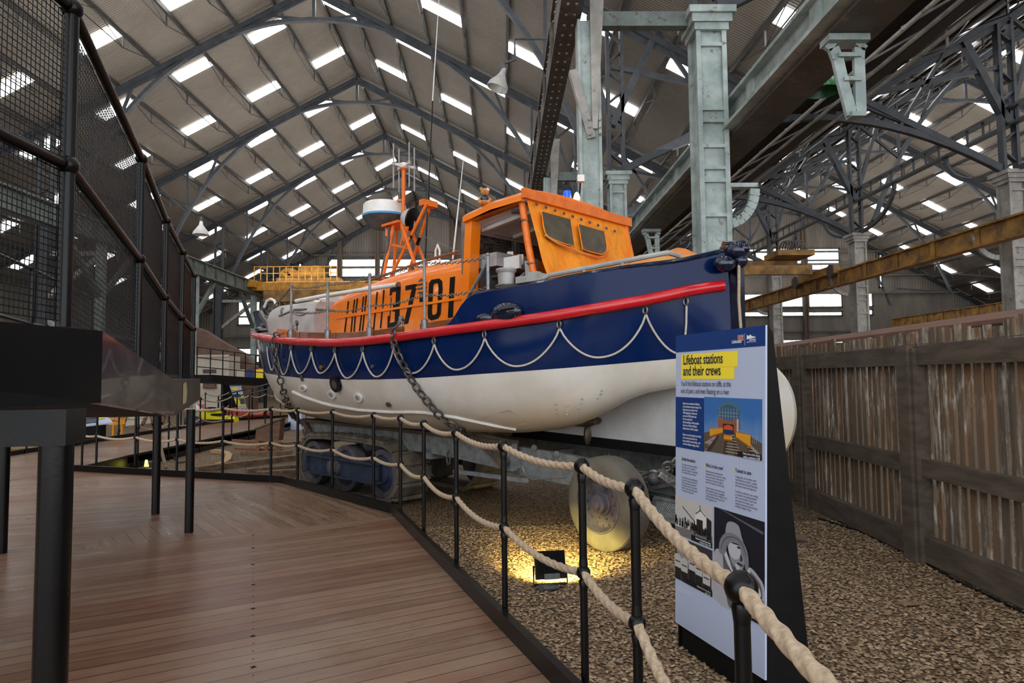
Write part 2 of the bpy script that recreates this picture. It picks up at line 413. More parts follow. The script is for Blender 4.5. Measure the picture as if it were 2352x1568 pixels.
# lattice upper column + solid lower column
def lattice(m, x, y, z0, z1, w=.42):
    for dx in (-w/2, w/2): m.bar(HB(x + dx, y, z0), HB(x + dx, y, z1), .1, .24, (0, 1, 0))
    z = z0 + .3; k = 0
    while z < z1 - .5:
        m.bar(HB(x - w/2, y, z + (0 if k % 2 else .35)), HB(x + w/2, y, z + (.35 if k % 2 else 0)), .05, .16, (0, 1, 0)); z += .62; k += 1
def gz(p): return V((p.x, p.y, 0))
ords = ['first', 'second', 'third', 'fourth', 'fifth', 'sixth', 'seventh', 'eighth', 'ninth', 'tenth', 'eleventh', 'twelfth', 'thirteenth', 'fourteenth', 'fifteenth', 'sixteenth']
# cast iron columns of the middle row (patina green) -------------------------------------------------
def iron_column(i, y, x=3.4, pm=m_patina, lab='', grp=None, w=.42, cap=7.87, top=None):
    p = HB(x, y, 0); t = thing('iron_column', lab, 'column', gz(p), grp)
    zc = HB(x, y, cap).z; h = w*K/2; m = MB()
    m.box((p.x, p.y, zc/2), (w*K*.8, w*K*.8, zc))
    for dx in (-1, 1):
        for dy in (-1, 1): m.box((p.x + dx*h*.9, p.y + dy*h*.95, zc/2), (.08, .05, zc))
    m.build('shaft', pm, t)
    m = MB()
    for zz in [zc*q for q in (.28, .42, .56, .66, .76)] + [zc - 3.0, zc - 2.4, zc - 1.75, zc - .62]:
        m.box((p.x, p.y - h*.86, zz), (w*K*.94, .09, .06))
    m.build('band', pm, t)
    m = MB(); 
    m.box((p.x, p.y, zc - .06), (w*K*1.62, w*K*1.62, .12)); m.box((p.x, p.y, zc - .19), (w*K*1.4, w*K*1.4, .14)); m.box((p.x, p.y, zc - .32), (w*K*1.2, w*K*1.2, .12))
    m.build('capital', pm, t)
    m = MB(); m.box((p.x, p.y, .15), (w*K*1.5, w*K*1.5, .3)); m.build('plinth', pm, t)
    m = MB(); s = 0 if x < MX else 1; lattice(m, x, y, cap, zr(x, s) - .4); m.build('lattice_upper_post', m_steel, t)
    if top: # half-round bracket for the craneway
        zb = HB(x, y, top).z; a = V((p.x + h, p.y, zb)); m = MB()
        m.bar(a, a + V((.55, 0, 0)), .2, .07); pts = [a + V((.52*math.cos(q), 0, -.05 - .62*math.sin(q))) for q in [i*math.pi/2/8 for i in range(9)]]
        for q, r in zip(pts, pts[1:]): m.bar(q, r, .16, .09, (0, 1, 0))
        m.bar(a + V((.03, 0, 0)), a + V((.03, 0, -.7)), .16, .08, (0, 1, 0)); m.build('bracket', pm, t)
    return t
cl = ['tall pale green iron column rising behind the boat stern', 'second pale green iron column, behind the orange cab roof'] + ['%s pale green iron column of the middle row, farther down the shed' % q for q in ('third', 'fourth', 'fifth')]
for i, k in enumerate(range(2, 7)):
    iron_column(i, YF[k], 3.5, w=.47, lab=cl[i], grp='pale green columns of the middle row', top=4.98 if i < 3 else None)
rl = ['pale iron column standing beyond the fence post, first of its row', 'second pale iron column beyond the fence, with yellow beam passing', 'third pale iron column beyond the fence, well down the shed', 'fourth pale iron column beyond the fence, near the end wall']
for i, k in enumerate(range(3, 7)):
    iron_column(i, YF[k], 15.4, m_palecol, rl[i], 'pale columns of the row beyond the fence', w=.5)
# crane stanchions beside the middle row
for i, k in enumerate(range(2, 7)):
    y = YF[k]; p = HB(1.5, y, 0); zt = HB(0, 0, 7.75).z
    t = thing('crane_stanchion', ['broad green steel stanchion just behind the orange cab, first of its row', 'second green steel stanchion under the riveted girder, behind the blue lamp'][i] if i < 2 else '%s green steel stanchion under the riveted girder' % ords[i], 'column', gz(p), 'stanchions under the riveted girder')
    m = MB(); m.box((p.x, p.y, zt/2), (.3, .24, zt)); m.box((p.x - .17, p.y, zt/2), (.05, .34, zt)); m.box((p.x + .17, p.y, zt/2), (.05, .34, zt)); m.build('shaft', m_patina, t)
    m = MB(); m.prism([V((p.x + .02, p.y - .2, zt + 1.2)), V((p.x + .32, p.y - .2, zt + 1.2)), V((p.x + .12, p.y - .2, 6.1)), V((p.x + .03, p.y - .2, 6.1))], (0, .06, 0)); m.build('tapered_cover_plate', m_palecol, t)
    for a in range(3):
        for b in (-.09, .09): m = MB(); m.sph((p.x + .07 + b, p.y - .2, 6.0 + a*.13), .025, 8, 5); m.build('bolt', m_patina, t)
    m = MB(); q = HB(3.4, y, 7.8); m.bar((p.x, p.y, q.z), q, .18, .26, (0, 0, 1)); m.build('tie_beam', m_patina2, t)
    m = MB(); m.bar((p.x - .28, p.y - .1, zt - .9), (p.x + .02, p.y - .1, zt - 2.1), .14, .16, (0, 1, 0)); m.build('knee_brace', m_palecol, t)
def rivetrow(m, x, z, y0, y1, step=.32, r=.022):
    y = y0
    while y < y1: m.box(HB(x, y, z), (r*2, r*2, r*1.4)); y += step
m = MB(); gb = HB(1.2, 0, 7.75).z; 
m.bar(HB(1.2, 2, 8.3), HB(1.2, 60, 8.3), .26, .95*K)
for dx in (-.13, .13): m.bar(HB(1.2 + dx, 2, 8.3 + .45), HB(1.2 + dx, 60, 8.75), .12, .06); m.bar(HB(1.2 + dx, 2, 7.85), HB(1.2 + dx, 60, 7.85), .12, .06)
m.k = 1
for dx in (-.07, .07): rivetrow(m, 1.2 + dx, 7.82, 5, 40)
for dz in (8.0, 8.6): rivetrow(m, 1.065, dz, 5, 40)
o = m.build('riveted_girder', [m_girder, m_palecol], None)
tag(o, 'dark riveted box girder running down the shed above the stanchions', 'girder')

y = 6
while y < 58: m = MB(); m.box(HB(1.04, y, 8.3), (.06, .12, .9)); m.build('stiffener', m_girder, o); y += 2.1
# crane runway beam along the middle row, outer side (patina I beam) with hangers
bt, bb = 6.42, 5.88
m = MB(); X0 = 3.95
m.bar(HB(X0, 1, (bt+bb)/2), HB(X0, 48, (bt+bb)/2), .05, (bt-bb)*K); m.bar(HB(X0, 1, bt), HB(X0, 48, bt), .34, .06); m.bar(HB(X0, 1, bb), HB(X0, 48, bb), .62, .06)
y = 3.5
o = m.build('runway_beam', m_patina); tag(o, 'pale green steel runway beam carried along the iron columns', 'girder')
while y < 46: m = MB(); m.bar(HB(X0 - .05, y, bb), HB(X0 - .05, y, bt), .05, .26, (0, 1, 0)); m.build('stiffener', m_patina, o); y += 2.1
m = MB(); m.bar(HB(X0 + .16, 1, bb - .08), HB(X0 + .16, 48, bb - .08), .62, .05); m.build('underside_plate', m_girder, o)
def hanger(y, lab):
    p = HB(X0 + .1, y, bb - .1); t = thing('shaft_hanger', lab, 'bracket', p, 'cast hangers under the runway beam')
    m = MB(); m.box(p + V((0, 0, -.05)), (.5, .24, .08)); m.build('top_plate', m_patina, t)
    m = MB(); b = p + V((.1, 0, -.98))
    for sg in (-1, 1):
        pts = [p + V((sg*.22, 0, -.08)), p + V((sg*.16 + .01, 0, -.14)), p + V((sg*.13 + .03, 0, -.28)), p + V((sg*.1 + .06, 0, -.6)), b + V((sg*.055, 0, 0))]
        for a, c in zip(pts, pts[1:]): m.bar(a, c, .13, .055, (0, 1, 0))
    m.box(p + V((.03, 0, -.24)), (.28, .12, .05)); m.box(p + V((.055, 0, -.54)), (.21, .12, .05)); m.box(b, (.17, .15, .06)); m.build('forked_arm', m_patina, t)
hl = at_y(1930, 75, 0 + 6)   # first hanger stands where the beam crosses this bearing
hanger(7.35, 'first cast iron hanger under the runway beam, by the green lampshade')
hanger(17.2, 'second cast iron hanger under the runway beam, past the tall column'); hanger(23.6, 'third cast iron hanger under the runway beam, far behind the cab')
# arched trusses of the middle bay and longitudinal girders over the far row
for i, y in enumerate(YF[2:]):
    f = lambda x, h: HB(x, y, 1.85 + h); T = thing('valley_truss', 'low arched truss under the roof valley, ' + ['just behind the tall column', 'springing from the second pale green column', 'third along the shed', 'fourth along the shed', 'fifth along the shed', 'sixth along the shed', 'against the end wall'][i], 'truss', f(MX, 7.6), 'arched trusses under the roof valley'); m = MB()
    A = [(u, 5.95 + 1.78*(1 - ((u - MX)/6.0)**2)) for u in [3.4 + 12.0*j/20 for j in range(21)]]
    for a, b in zip(A, A[1:]): m.bar(f(*a), f(*b), .2, .16, (0, 1, 0))
    m.build('arch_rib', m_steel, T)
    for sg in (-1, 1):
        m = MB(); m.bar(f(MX + sg*6, 6.0), f(MX + sg*1.0, 8.55), .2, .17, (0, 1, 0)); m.build('top_chord', m_steel, T); m = MB(); m.bar(f(MX + sg*1.0, 8.55), f(MX + sg*1.0, 7.7), .14, .12, (0, 1, 0)); m.build('king_post', m_steel, T)
        for a, b, w_, h_ in (((6, 9.3), (1.6, 8.4), .14, .14), ((3.2, 7.4), (1.3, 8.2), .1, .1), ((6, 7.5), (4.7, 10.2), .22, .24), ((6, 7.5), (7.3, 11.6), .14, .14), ((2.6, 7.3), (4.6, 10.4), .1, .14)):
            m = MB(); m.bar(f(MX + sg*a[0], a[1]), f(MX + sg*b[0], b[1]), w_, h_, (0, 1, 0)); m.build('strut', m_steel, T)
m = MB(); x = 15.4
for dz, h in ((7.95, .08), (7.45, .08)): m.bar(HB(x, 4, 1.85 + dz), HB(x, 61, 1.85 + dz), .24, h)
yy = 4
while yy < 60: m.bar(HB(x, yy, 9.3), HB(x, yy, 9.8), .05, .06, (0, 1, 0)); yy += .7
for y in YF[2:-1]:
    for sg in (-1, 1):
        pts = [HB(x, y + sg*(.2 + 2.6*math.sin(q)), 7.9 + 1.4*(1 - math.cos(q))) for q in [j*math.pi/2/8 for j in range(9)]]
        for a, b in zip(pts, pts[1:]): m.bar(a, b, .14, .12, (1, 0, 0))
o = m.build('lattice_girder', m_steel); tag(o, 'dark lattice girder linking the pale columns beyond the fence', 'girder')
m = MB()
for x in (MX, ):
    for yy in range(2, 60, 2):
        m.tube([HB(10.2, yy, 9.9), HB(9.0, yy + 2.0, 9.55)], .03, 4)
    for dx in (-.5, .1, .6): m.tube([HB(MX + dx, 2, 9.5 - abs(dx)*.2), HB(MX + dx, 60, 9.5 - abs(dx)*.2)], .06, 6)
o = m.build('valley_pipework', m_palecol); tag(o, 'pale service pipes running along the roof valley', 'pipe')
# left row
ll = ['%s dark steel column of the row beyond the mesh walkway' % q for q in ords]
for i, k in enumerate(range(2, 8)):
    y = YF[k]; p = HB(-19.2, y, 0); t = thing('lattice_column', 'dark blue-grey column ' + ['hidden close behind the mesh guard', 'behind the middle of the mesh guard', 'behind the far end of the mesh guard', 'just beyond the mesh guard, full height', 'last clear of the yellow crane', 'beside the end wall'][i], 'column', gz(p), 'dark columns of the row beyond the mesh walkway')
    m = MB(); zl = HB(0, 0, 8.9).z; m.box((p.x, p.y, zl/2), (.36, .3, zl))
    for sg in (-1, 1): m.box((p.x + sg*.25, p.y, zl/2), (.08, .46, zl))
    m.build('lower_shaft', m_steel, t)
    m = MB(); lattice(m, -19.2, y, 8.9, zr(-19.2) - .3, .5); m.build('lattice_upper_post', m_steel, t)
    # stanchions under the left girder
    p = HB(-16.8, y, 0); t = thing('crane_stanchion', 'green stanchion carrying the crane girder ' + ['close behind the mesh', 'behind the mesh middle', 'behind the mesh end', 'at the end of the mesh guard', 'seen past the boat bow', 'beside the end wall'][i], 'column', gz(p), 'stanchions of the girder beyond the mesh')
    zt = HB(0, 0, 7.75).z
    m = MB(); m.box((p.x, p.y, zt/2), (.3, .3, zt)); m.build('shaft', m_patina, t)
    m = MB()
    for sg in (-1, 1): m.bar((p.x, p.y + sg*.1, zt - 2.4), (p.x, p.y + sg*2.6, zt), .2, .2, (1, 0, 0))
    m.build('knee_brace', m_patina2, t)
    m = MB(); q = HB(-19.2, y, 0); m.bar((p.x, p.y, zt - .6), (q.x, q.y, zt - 2.6), .2, .2, (0, 1, 0)); m.bar((p.x, p.y, zt - .5), (q.x, q.y, zt - .5), .16, .2, (0, 0, 1)); m.bar((p.x, p.y, 2.6), (q.x, q.y, 4.8), .18, .18, (0, 1, 0)); m.build('diagonal_brace', m_palecol, t)
m = MB(); m.bar(HB(-16.8, 2, 8.1), HB(-16.8, 60, 8.1), .4, .72*K); m.bar(HB(-16.8, 2, 8.48), HB(-16.8, 60, 8.48), .7, .07); m.bar(HB(-16.8, 2, 7.72), HB(-16.8, 60, 7.72), .6, .07)
o = m.build('crane_girder', m_patina2); tag(o, 'rust-streaked crane girder running beyond the mesh walkway', 'girder')
y = 6
while y < 58: m = MB(); m.box(HB(-16.55, y, 8.1), (.1, .1, .66)); m.build('stiffener', m_patina2, o); y += 1.4
# yellow girders on the right
def yel_girder(x, h0, h1, y0, y1, lab):
    m = MB(); zc = 1.85 + (h0 + h1)/2
    m.bar(HB(x, y0, zc), HB(x, y1, zc), .1, (h1-h0)*K); m.bar(HB(x, y0, 1.85 + h1), HB(x, y1, 1.85 + h1), .36, .06); m.bar(HB(x, y0, 1.85 + h0), HB(x, y1, 1.85 + h0), .36, .06)
    o = m.build('crane_girder', m_yellowd); tag(o, lab, 'girder', None)
    y = y0 + 1
    while y < y1: m = MB(); m.bar(HB(x - .1, y, 1.85 + h0), HB(x - .1, y, 1.85 + h1), .05, .16, (0, 1, 0)); m.build('stiffener', m_yellowd, o); y += 2
yel_girder(14.3, 3.75, 4.32, 4, 46, 'long rusty yellow crane girder sloping down above the fence')
yel_girder(36.5, 4.3, 5.1, 20, 60, 'short yellow crane girder low in the far bay above the fence')
for i, k in enumerate((3, 4, 5)):
    p = HB(14.9, YF[k], 5.95); m = MB(); m.bar(p, p + V((-.75, 0, 0)), .2, .1)
    pts = [p + V((-.7*math.cos(q), 0, -.7*math.sin(q))) for q in [j*math.pi/16 for j in range(9)]]
    for a, b in zip(pts, pts[1:]): m.bar(a, b, .16, .1, (0, 1, 0))
    o = m.build('crane_bracket', m_palecol); tag(o, 'pale cast bracket on the %s column beyond the fence' % ords[i], 'bracket', 'brackets beyond the fence')
# ---------------------------------------------------------------- end wall, side walls
WY = YB
m = MB()
prof = [(-29, 0), (-29, zr(-29)), (XR, ZR), (8.65, zr(8.65)), (mir(8.65, 1), zr(8.65)), (mir(XR, 1), ZR), (mir(-29, 1), zr(-29)), (mir(-29, 1), 0)]
m.poly([HB(x, WY, z + .05) if z else gz(HB(x, WY, 0)) for x, z in prof]); struct(m, 'wall_back', m_clad)
m = MB(); a, b = gz(HB(-29, YA, 0)), gz(HB(-29, YB, 0)); zt = HB(0, 0, zr(-29) + .1).z
m.poly([a, b, b + V((0, 0, zt)), a + V((0, 0, zt))]); struct(m, 'wall_left', m_clad)
m = MB(); x = mir(-29, 1); a, b = gz(HB(x, YA, 0)), gz(HB(x, YB, 0)); m.poly([b, a, a + V((0, 0, zt)), b + V((0, 0, zt))]); struct(m, 'wall_right', m_clad)
def wall_win(px0, py0, px1, py1, mul=0):
    y = WY*K - .06; a = at_y(px0, py0, y); b = at_y(px1, py1, y); wn[0] += 1
    m = MB(); m.box(((a.x+b.x)/2, y, (a.z+b.z)/2), (abs(b.x-a.x), .04, abs(a.z-b.z))); o = struct(m, 'window_%d' % wn[0], m_win)
    f = MB(); w = abs(b.x - a.x); h = abs(a.z - b.z)
    for xx in (a.x, b.x): f.box((xx, y - .05, (a.z+b.z)/2), (.12, .1, h + .12))
    for zz in (a.z, b.z): f.box(((a.x+b.x)/2, y - .05, zz), (w + .12, .1, .12))
    if mul: f.box(((a.x+b.x)/2, y - .05, a.z*(1-mul) + b.z*mul), (w, .1, .14))
    f.build('window_frame', m_steel, o)
for q in [(755,595,777,635,.45), (783,595,864,636,.45), (871,595,948,637,.45), (953,596,1034,637,.45), (1042,596,1068,638,.45), (686,605,693,640,0), (548,693,577,746,.65), (589,692,604,725,0), (536,800,546,807,0), (548,800,577,825,0), (589,800,606,832,0),
          (1706,572,1768,622,.55), (1774,570,1846,607,.55), (1852,571,1928,620,.55), (1700,675,1764,695,0), (1776,675,1846,705,0), (1856,674,1934,705,0), (1702,716,1764,727,0), (1776,716,1846,726,0), (1856,716,1934,725,0), (1780,780,1850,792,0), (1856,778,1936,788,0), (1986,672,2004,704,0), (1988,711,2004,723,0), (2018,585,2025,598,0), (2018,622,2026,660,0), (2300,640,2308,656,0)]:
    wall_win(*q)
# wall framing: girts and posts of the end wall
m = MB(); y = WY - .25
for z in (4.2, 6.0, 9.6, 11.3, 12.4, 13.6): 
    for s in (0, 1):
        half = min(20.5, (ZR - z)/SL - .3); m.bar(HB(mir(XR - half, s), y, z), HB(mir(min(XR + half, 8.5), s), y, z), .2, .16)
struct(m, 'trim_3', m_girder)
for i, px in enumerate([780, 867, 950, 1038, 1772, 1850]):
    p = at_y(px, 700, WY*K - .6); top = HB(0, 0, zr(p.x/K, 0 if p.x < MX*K else 1) - .4).z
    m = MB(); m.box((p.x, p.y, top/2), (.3, .12, top)); m.box((p.x - .17, p.y, top/2), (.08, .4, top)); m.box((p.x + .17, p.y, top/2), (.08, .4, top))
    struct(m, 'trim_%d' % (4 + i), m_rust)
# side wall windows, left
for j in range(6):
    wn[0] += 1; y0 = 12 + j*8.5; m = MB(); x = -28.9
    m.add([HB(x, y0, 3.6), HB(x, y0 + 5.5, 3.6), HB(x, y0 + 5.5, 5.2), HB(x, y0, 5.2)], [(0, 1, 2, 3)]); struct(m, 'window_%d' % wn[0], m_win)
# ---------------------------------------------------------------- overhead cranes
yc = 44.5
t = thing('overhead_crane', 'bright yellow overhead travelling crane spanning behind the boat bow', 'crane', gz(HB(-8, yc, 0)) + V((0, 0, 8.3)))
m = MB(); z = 8.15
m.bar(HB(-16.6, yc - .8, z), HB(1, yc - .8, z), .2, .62); m.bar(HB(-16.6, yc + .9, z), HB(1, yc + .9, z), .2, .62); m.build('bridge_girder', m_yellow, t)
m = MB()
for x in (-16.4, .9): m.bar(HB(x, yc - 1.6, z + .1), HB(x, yc + 1.6, z + .1), .45, .5)
m.build('end_carriage', m_yellow, t)
m = MB(); m.bar(HB(-15.6, yc - 1.1, z - .75), HB(-1, yc - 1.1, z - .75), .7, .75); m.build('walkway_fascia', m_yellowd, t)
m = MB()
for j in range(14):
    x = -16.3 + j*.42; m.bar(HB(x, yc - 1.2, z + .3), HB(x, yc - 1.2, z + 1.25), .05, .05, (0, 1, 0))
for h in (.8, 1.25): m.bar(HB(-16.3, yc - 1.2, z + h), HB(-10.8, yc - 1.2, z + h), .045, .045)
m.build('handrail', m_yellow, t)
m = MB(); 
for j in range(9): m.sph(HB(-12.9 + random.uniform(-1.6, 1.6), yc - .2, z + .75 + random.uniform(0, .35)), (.6, .5, .42), 10, 7)
m.build('hoist_cover', mat('hoist_sheet', (204,150,62), .7, 0, (170,118,50), 5), t, True)
m = MB(); m.box(HB(-12.9, yc - .2, z + .42), (4.4, 1.2, .3)); m.build('trolley', m_yellowd, t)
m = MB()
for dx in (0, .35): m.bar(HB(-14.6 + dx, yc - 1.2, 4.6), HB(-14.6 + dx, yc - 1.2, z), .07, .07, (0, 1, 0))
for j in range(9): m.bar(HB(-14.6, yc - 1.2, 4.8 + j*.4), HB(-14.25, yc - 1.2, 4.8 + j*.4), .05, .05)
m.build('ladder', m_yellow, t)
yc = 29.5
t = thing('overhead_crane', 'old rusty yellow crane bridge behind the boat stern, topped by a rope hoist', 'crane', HB(9, yc, 6.5))
m = MB(); z = 6.72
m.bar(HB(3.9, yc, z + .15), HB(13.6, yc, z + .15), .25, .42); m.bar(HB(3.9, yc - 1.4, z - .3), HB(13.6, yc - 1.4, z - .3), .25, .42); m.build('bridge_girder', m_yellowd, t)
m = MB(); m.bar(HB(14.1, yc - 2.6, z - .45), HB(14.1, yc + 1.4, z - .45), .3, .35); m.build('end_carriage', m_yellowd, t)
m = MB()
for a in (-2.3, 1.0): m.lathe(HB(13.95, yc + a, z - .5), (1, 0, 0), [(0, .3), (.2, .3)], 14)
m.build('wheel', m_greyd, t)
m = MB(); m.box(HB(13.0, yc - .6, z + .5), (1.7, 1.6, .25)); m.build('trolley', m_yellowd, t)
m = MB()
for j in range(7): m.tube(oval(HB(12.7 + .12*j, yc - .8, z + .85), V((0, 1, 0)), V((0, 0, 1)), .9, .55), .035, 5, closed=True)
m.build('wound_rope', m_chaingrey, t)
# ---------------------------------------------------------------- lamps on the building
def bell_lamp(p, r, lab, shade, tilt=0):
    t = thing('pendant_lamp', lab, 'lamp', p); M3 = Matrix.Rotation(tilt, 3, 'Y'); ax = M3 @ V((0, 0, -1))
    m = MB(); m.lathe(p, ax, [(-.1, .06), (.1, .1), (.22, r*.5), (.42, r*.92), (.55, r), (.56, r*.97), (.4, r*.86), (.2, r*.42)], 24); m.build('shade', shade, t, True)
    m = MB(); m.lathe(V(p) + V((0, 0, .08)), (0, 0, 1), [(0, .07), (.2, .07), (.22, .03)], 12); m.build('lamp_holder', m_greyd, t)
    return t
p = at_y(1156, 164, 19); t = bell_lamp(p, .32, 'white floodlight hanging under the roof slope beside the riveted girder', m_grey, .35)
m = MB(); m.tube([p + V((0, 0, .25)), p + V((.35, 0, .35)), p + V((.35, 0, 1.0)), p + V((2.3, 0, 1.0))], .05, 6); m.build('arm', m_steel, t)
p = at_y(1888, 132, 10.0); t = bell_lamp(p, .27, 'green enamelled lampshade hanging below the runway beam', mat('green_enamel', (38,96,52), .25, 0, (62,120,74), 9))
m = MB(); m.tube([p + V((0, 0, .25)), p + V((0, 0, .75))], .03, 6); m.build('rod', m_steel, t)
p = at_y(462, 512, 30); t = bell_lamp(p, .36, 'small white lamp high beyond the mesh walkway', m_white)
p = at_y(1334, 424, 9.6); t = thing('flood_lamp', 'small white flood lamp fixed low on the green stanchion behind the cab', 'lamp', p)
m = MB(); m.box(p + V((0, 0, .09)), (.1, .09, .1)); m.build('housing', m_white, t); m = MB(); m.tube([p + V((0, .05, .04)), p + V((.06, .8, -.1)), p + V((.1, 1.0, 0))], .015, 6); m.build('arm', m_greyd, t)
# ================================================================ the lifeboat
BO = V((2.52, 7.0, 0)); AX = V((-.7, .714, 0)).normalized(); NV = V((-AX.y, AX.x, 0)); UP = V((0, 0, 1))
def B(t, v, z): return BO + AX*t + NV*v + V((0, 0, z))
def bw(px, py, v): return pl(px, py, BO + NV*v, NV)          # on a plane parallel to the keel
def bt(P): d = V(P) - BO; return d.dot(AX), d.dot(NV), d.z
def bc(px, py, t): return pl(px, py, BO + AX*t, AX)           # on a plane across the boat
LB = 11.5
ZS = [(0, 2.82), (.6, 2.66), (1.4, 2.535), (2.3, 2.46), (3.05, 2.42), (3.8, 2.385), (4.5, 2.37), (5.1, 2.38), (5.8, 2.42), (6.6, 2.475), (7.3, 2.54), (8.2, 2.63), (10.2, 2.81), (11.5, 2.88)]
BH = [(0, .07), (.3, .45), (.7, .82), (1.2, 1.12), (2, 1.42), (3, 1.63), (4, 1.73), (5, 1.77), (6, 1.77), (7, 1.7), (8, 1.52), (9, 1.22), (10, .82), (10.7, .48), (11.2, .2), (11.5, .05)]
ZB = [(0, 1.78), (.5, 1.71), (.9, 1.62), (1.2, 1.47), (1.6, 1.29), (2.2, 1.17), (3, 1.12), (4, 1.1), (6, 1.1), (7.8, 1.14), (8.4, 1.2), (9.05, 1.34), (9.55, 1.53), (10.05, 1.86), (10.65, 2.22), (11.2, 2.58), (11.5, 2.84)]
VB = [(0, .03), (.5, .3), (.9, .5), (1.6, .62), (2.5, .75), (4, .85), (6, .8), (8, .5), (9, .2), (9.6, .05), (11.5, .02)]
ZW = [(0, 2.08), (.42, 2.04), (.95, 1.99), (1.63, 1.94), (2.45, 1.9), (3.5, 1.86), (4.75, 1.85), (6.2, 1.88), (6.84, 1.91), (8, 1.97), (10.4, 2.08), (11.5, 2.15)]
ZT = [(0, 3.2), (.34, 3.08), (.9, 3.0), (1.57, 2.91), (2.05, 2.86), (2.45, 2.83), (2.62, 2.72), (2.75, 2.56), (2.9, 2.46)]
zs = lambda t: sitp(t, ZS); bh = lambda t: sitp(t, BH); zb = lambda t: sitp(t, ZB); vb = lambda t: min(sitp(t, VB), bh(t)*.8); zw = lambda t: sitp(t, ZW)
def section(t, n=26):
    b, s, z0, v0 = bh(t), zs(t), zb(t), vb(t); v0 = min(v0, b*.8)
    e = max(0, 1 - t/1.6) + max(0, (t - 8.3)/3.2)
    fl = .35*min(1, e)*b
    p0, p3 = (v0, z0 + .02), (b, s); p1 = (v0 + .74*(b - v0)*(1 - .35*min(1, e)), z0 + .06); p2 = (b - fl*.6, z0 + .42*(s - z0))
    out = []
    for i in range(n + 1):
        q = i/n; a, bb, c, d = (1-q)**3, 3*q*(1-q)**2, 3*q*q*(1-q), q**3
        out.append((a*p0[0]+bb*p1[0]+c*p2[0]+d*p3[0], a*p0[1]+bb*p1[1]+c*p2[1]+d*p3[1]))
    return out
_sc = {}
def hv(t, z):
    """half breadth of the hull at height z"""
    k = round(t, 3)
    if k not in _sc: _sc[k] = section(t)
    S = _sc[k]
    if z <= S[0][1]: return S[0][0]
    for (v0, z0), (v1, z1) in zip(S, S[1:]):
        if z <= z1: return v0 + (v1 - v0)*((z - z0)/max(1e-6, z1 - z0))
    return S[-1][0]
def side_t(px, py, off=.05, z=None):
    """station where a photo point falls on the near gunwale line"""
    lo = None
    for i in range(60, 2300):
        t = i*.005; q = bw(px, py, bh(t) + off); e = abs(bt(q)[0] - t)
        if lo is None or e < lo[0]: lo = (e, t, q)
    return lo[1], lo[2]
boat = thing('lifeboat', 'navy, white and orange lifeboat numbered 37-01 resting on its carriage', 'lifeboat', B(5.5, 0, 0))
TS = [0, .08, .18, .3, .45, .6, .8, 1.0, 1.2, 1.4, 1.6, 1.8, 2.1, 2.4, 2.8, 3.2, 3.6, 4, 4.5, 5, 5.5, 6, 6.5, 7, 7.4, 7.8, 8.2, 8.6, 9, 9.3, 9.6, 9.9, 10.2, 10.5, 10.75, 11, 11.2, 11.35, 11.5]
def hull_skin(lo, hi, n, name, m):
    mb = MB()
    for sd in (1, -1):
        rows = []
        for t in TS:
            a, b = lo(t), hi(t)
            a = min(a, b)
            rows.append([B(t, sd*hv(t, a + (b-a)*i/n), a + (b-a)*i/n) for i in range(n + 1)])
        mb.grid(rows if sd < 0 else [r[::-1] for r in rows])
    return mb.build(name, m, boat, 50)
mb = MB()
for sd in (1, -1):
    rows = []
    for t in TS:
        S = section(t, 30); z1 = max(zw(t), S[0][1] + .001); f_ = max(0, min(1, (2.5 - t)/1.1)); r = [B(t, 0, zb(t) + .24*f_), B(t, sd*S[0][0]*.72, S[0][1] + .16*f_)]
        zmax = min(z1, S[-1][1]); qs = [S[0][1] + (zmax - S[0][1])*(1 - math.cos(i/22*math.pi/2)) for i in range(23)]
        r += [B(t, sd*hv(t, z), z) for z in qs]; rows.append(r)
    mb.grid(rows if sd < 0 else [r[::-1] for r in rows])
mb.build('hull_bottom', m_hullw, boat, 32)
hull_skin(lambda t: max(zw(t), zb(t) + .02), zs, 12, 'hull_topsides', m_navy)
# raised stern bulwark
mb = MB()
TB = [0, .06, .12, .2, .3, .4, .5, .6, .8, 1, 1.2, 1.4, 1.6, 1.8, 2.05, 2.25, 2.45, 2.54, 2.62, 2.7, 2.78, 2.9]
zt = lambda t: max(sitp(t, ZT), zs(t) + .01)
for sd in (1, -1):
    rows = []
    for t in TB:
        b = bh(t); r = [B(t, sd*(b + .0 + .05*q), zs(t) + (zt(t) - zs(t))*q) for q in (0, .33, .66, 1)]
        r += [B(t, sd*max(0.01, b - .03), zt(t)), B(t, sd*max(.01, b - .06), zs(t))]
        rows.append(r)
    mb.grid(rows if sd < 0 else [r[::-1] for r in rows])
mb.build('stern_bulwark', m_navy, boat, 40)
mb = MB()
for sd in (1, -1): mb.tube([B(t, sd*(bh(t) + .015), zt(t)) for t in TB[:17]], .032, 8)
mb.build('bulwark_capping', m_navyd, boat, True)
mb = MB()
for sd in (1, -1): mb.tube([B(t, sd*(bh(t) + .05), zs(t)) for t in [.03, .08, .15, .22] + [q for q in TS if q >= .3]] + [B(11.58, 0, 2.885)], .062, 12)
mb.build('rubbing_strake', m_red, boat, True)
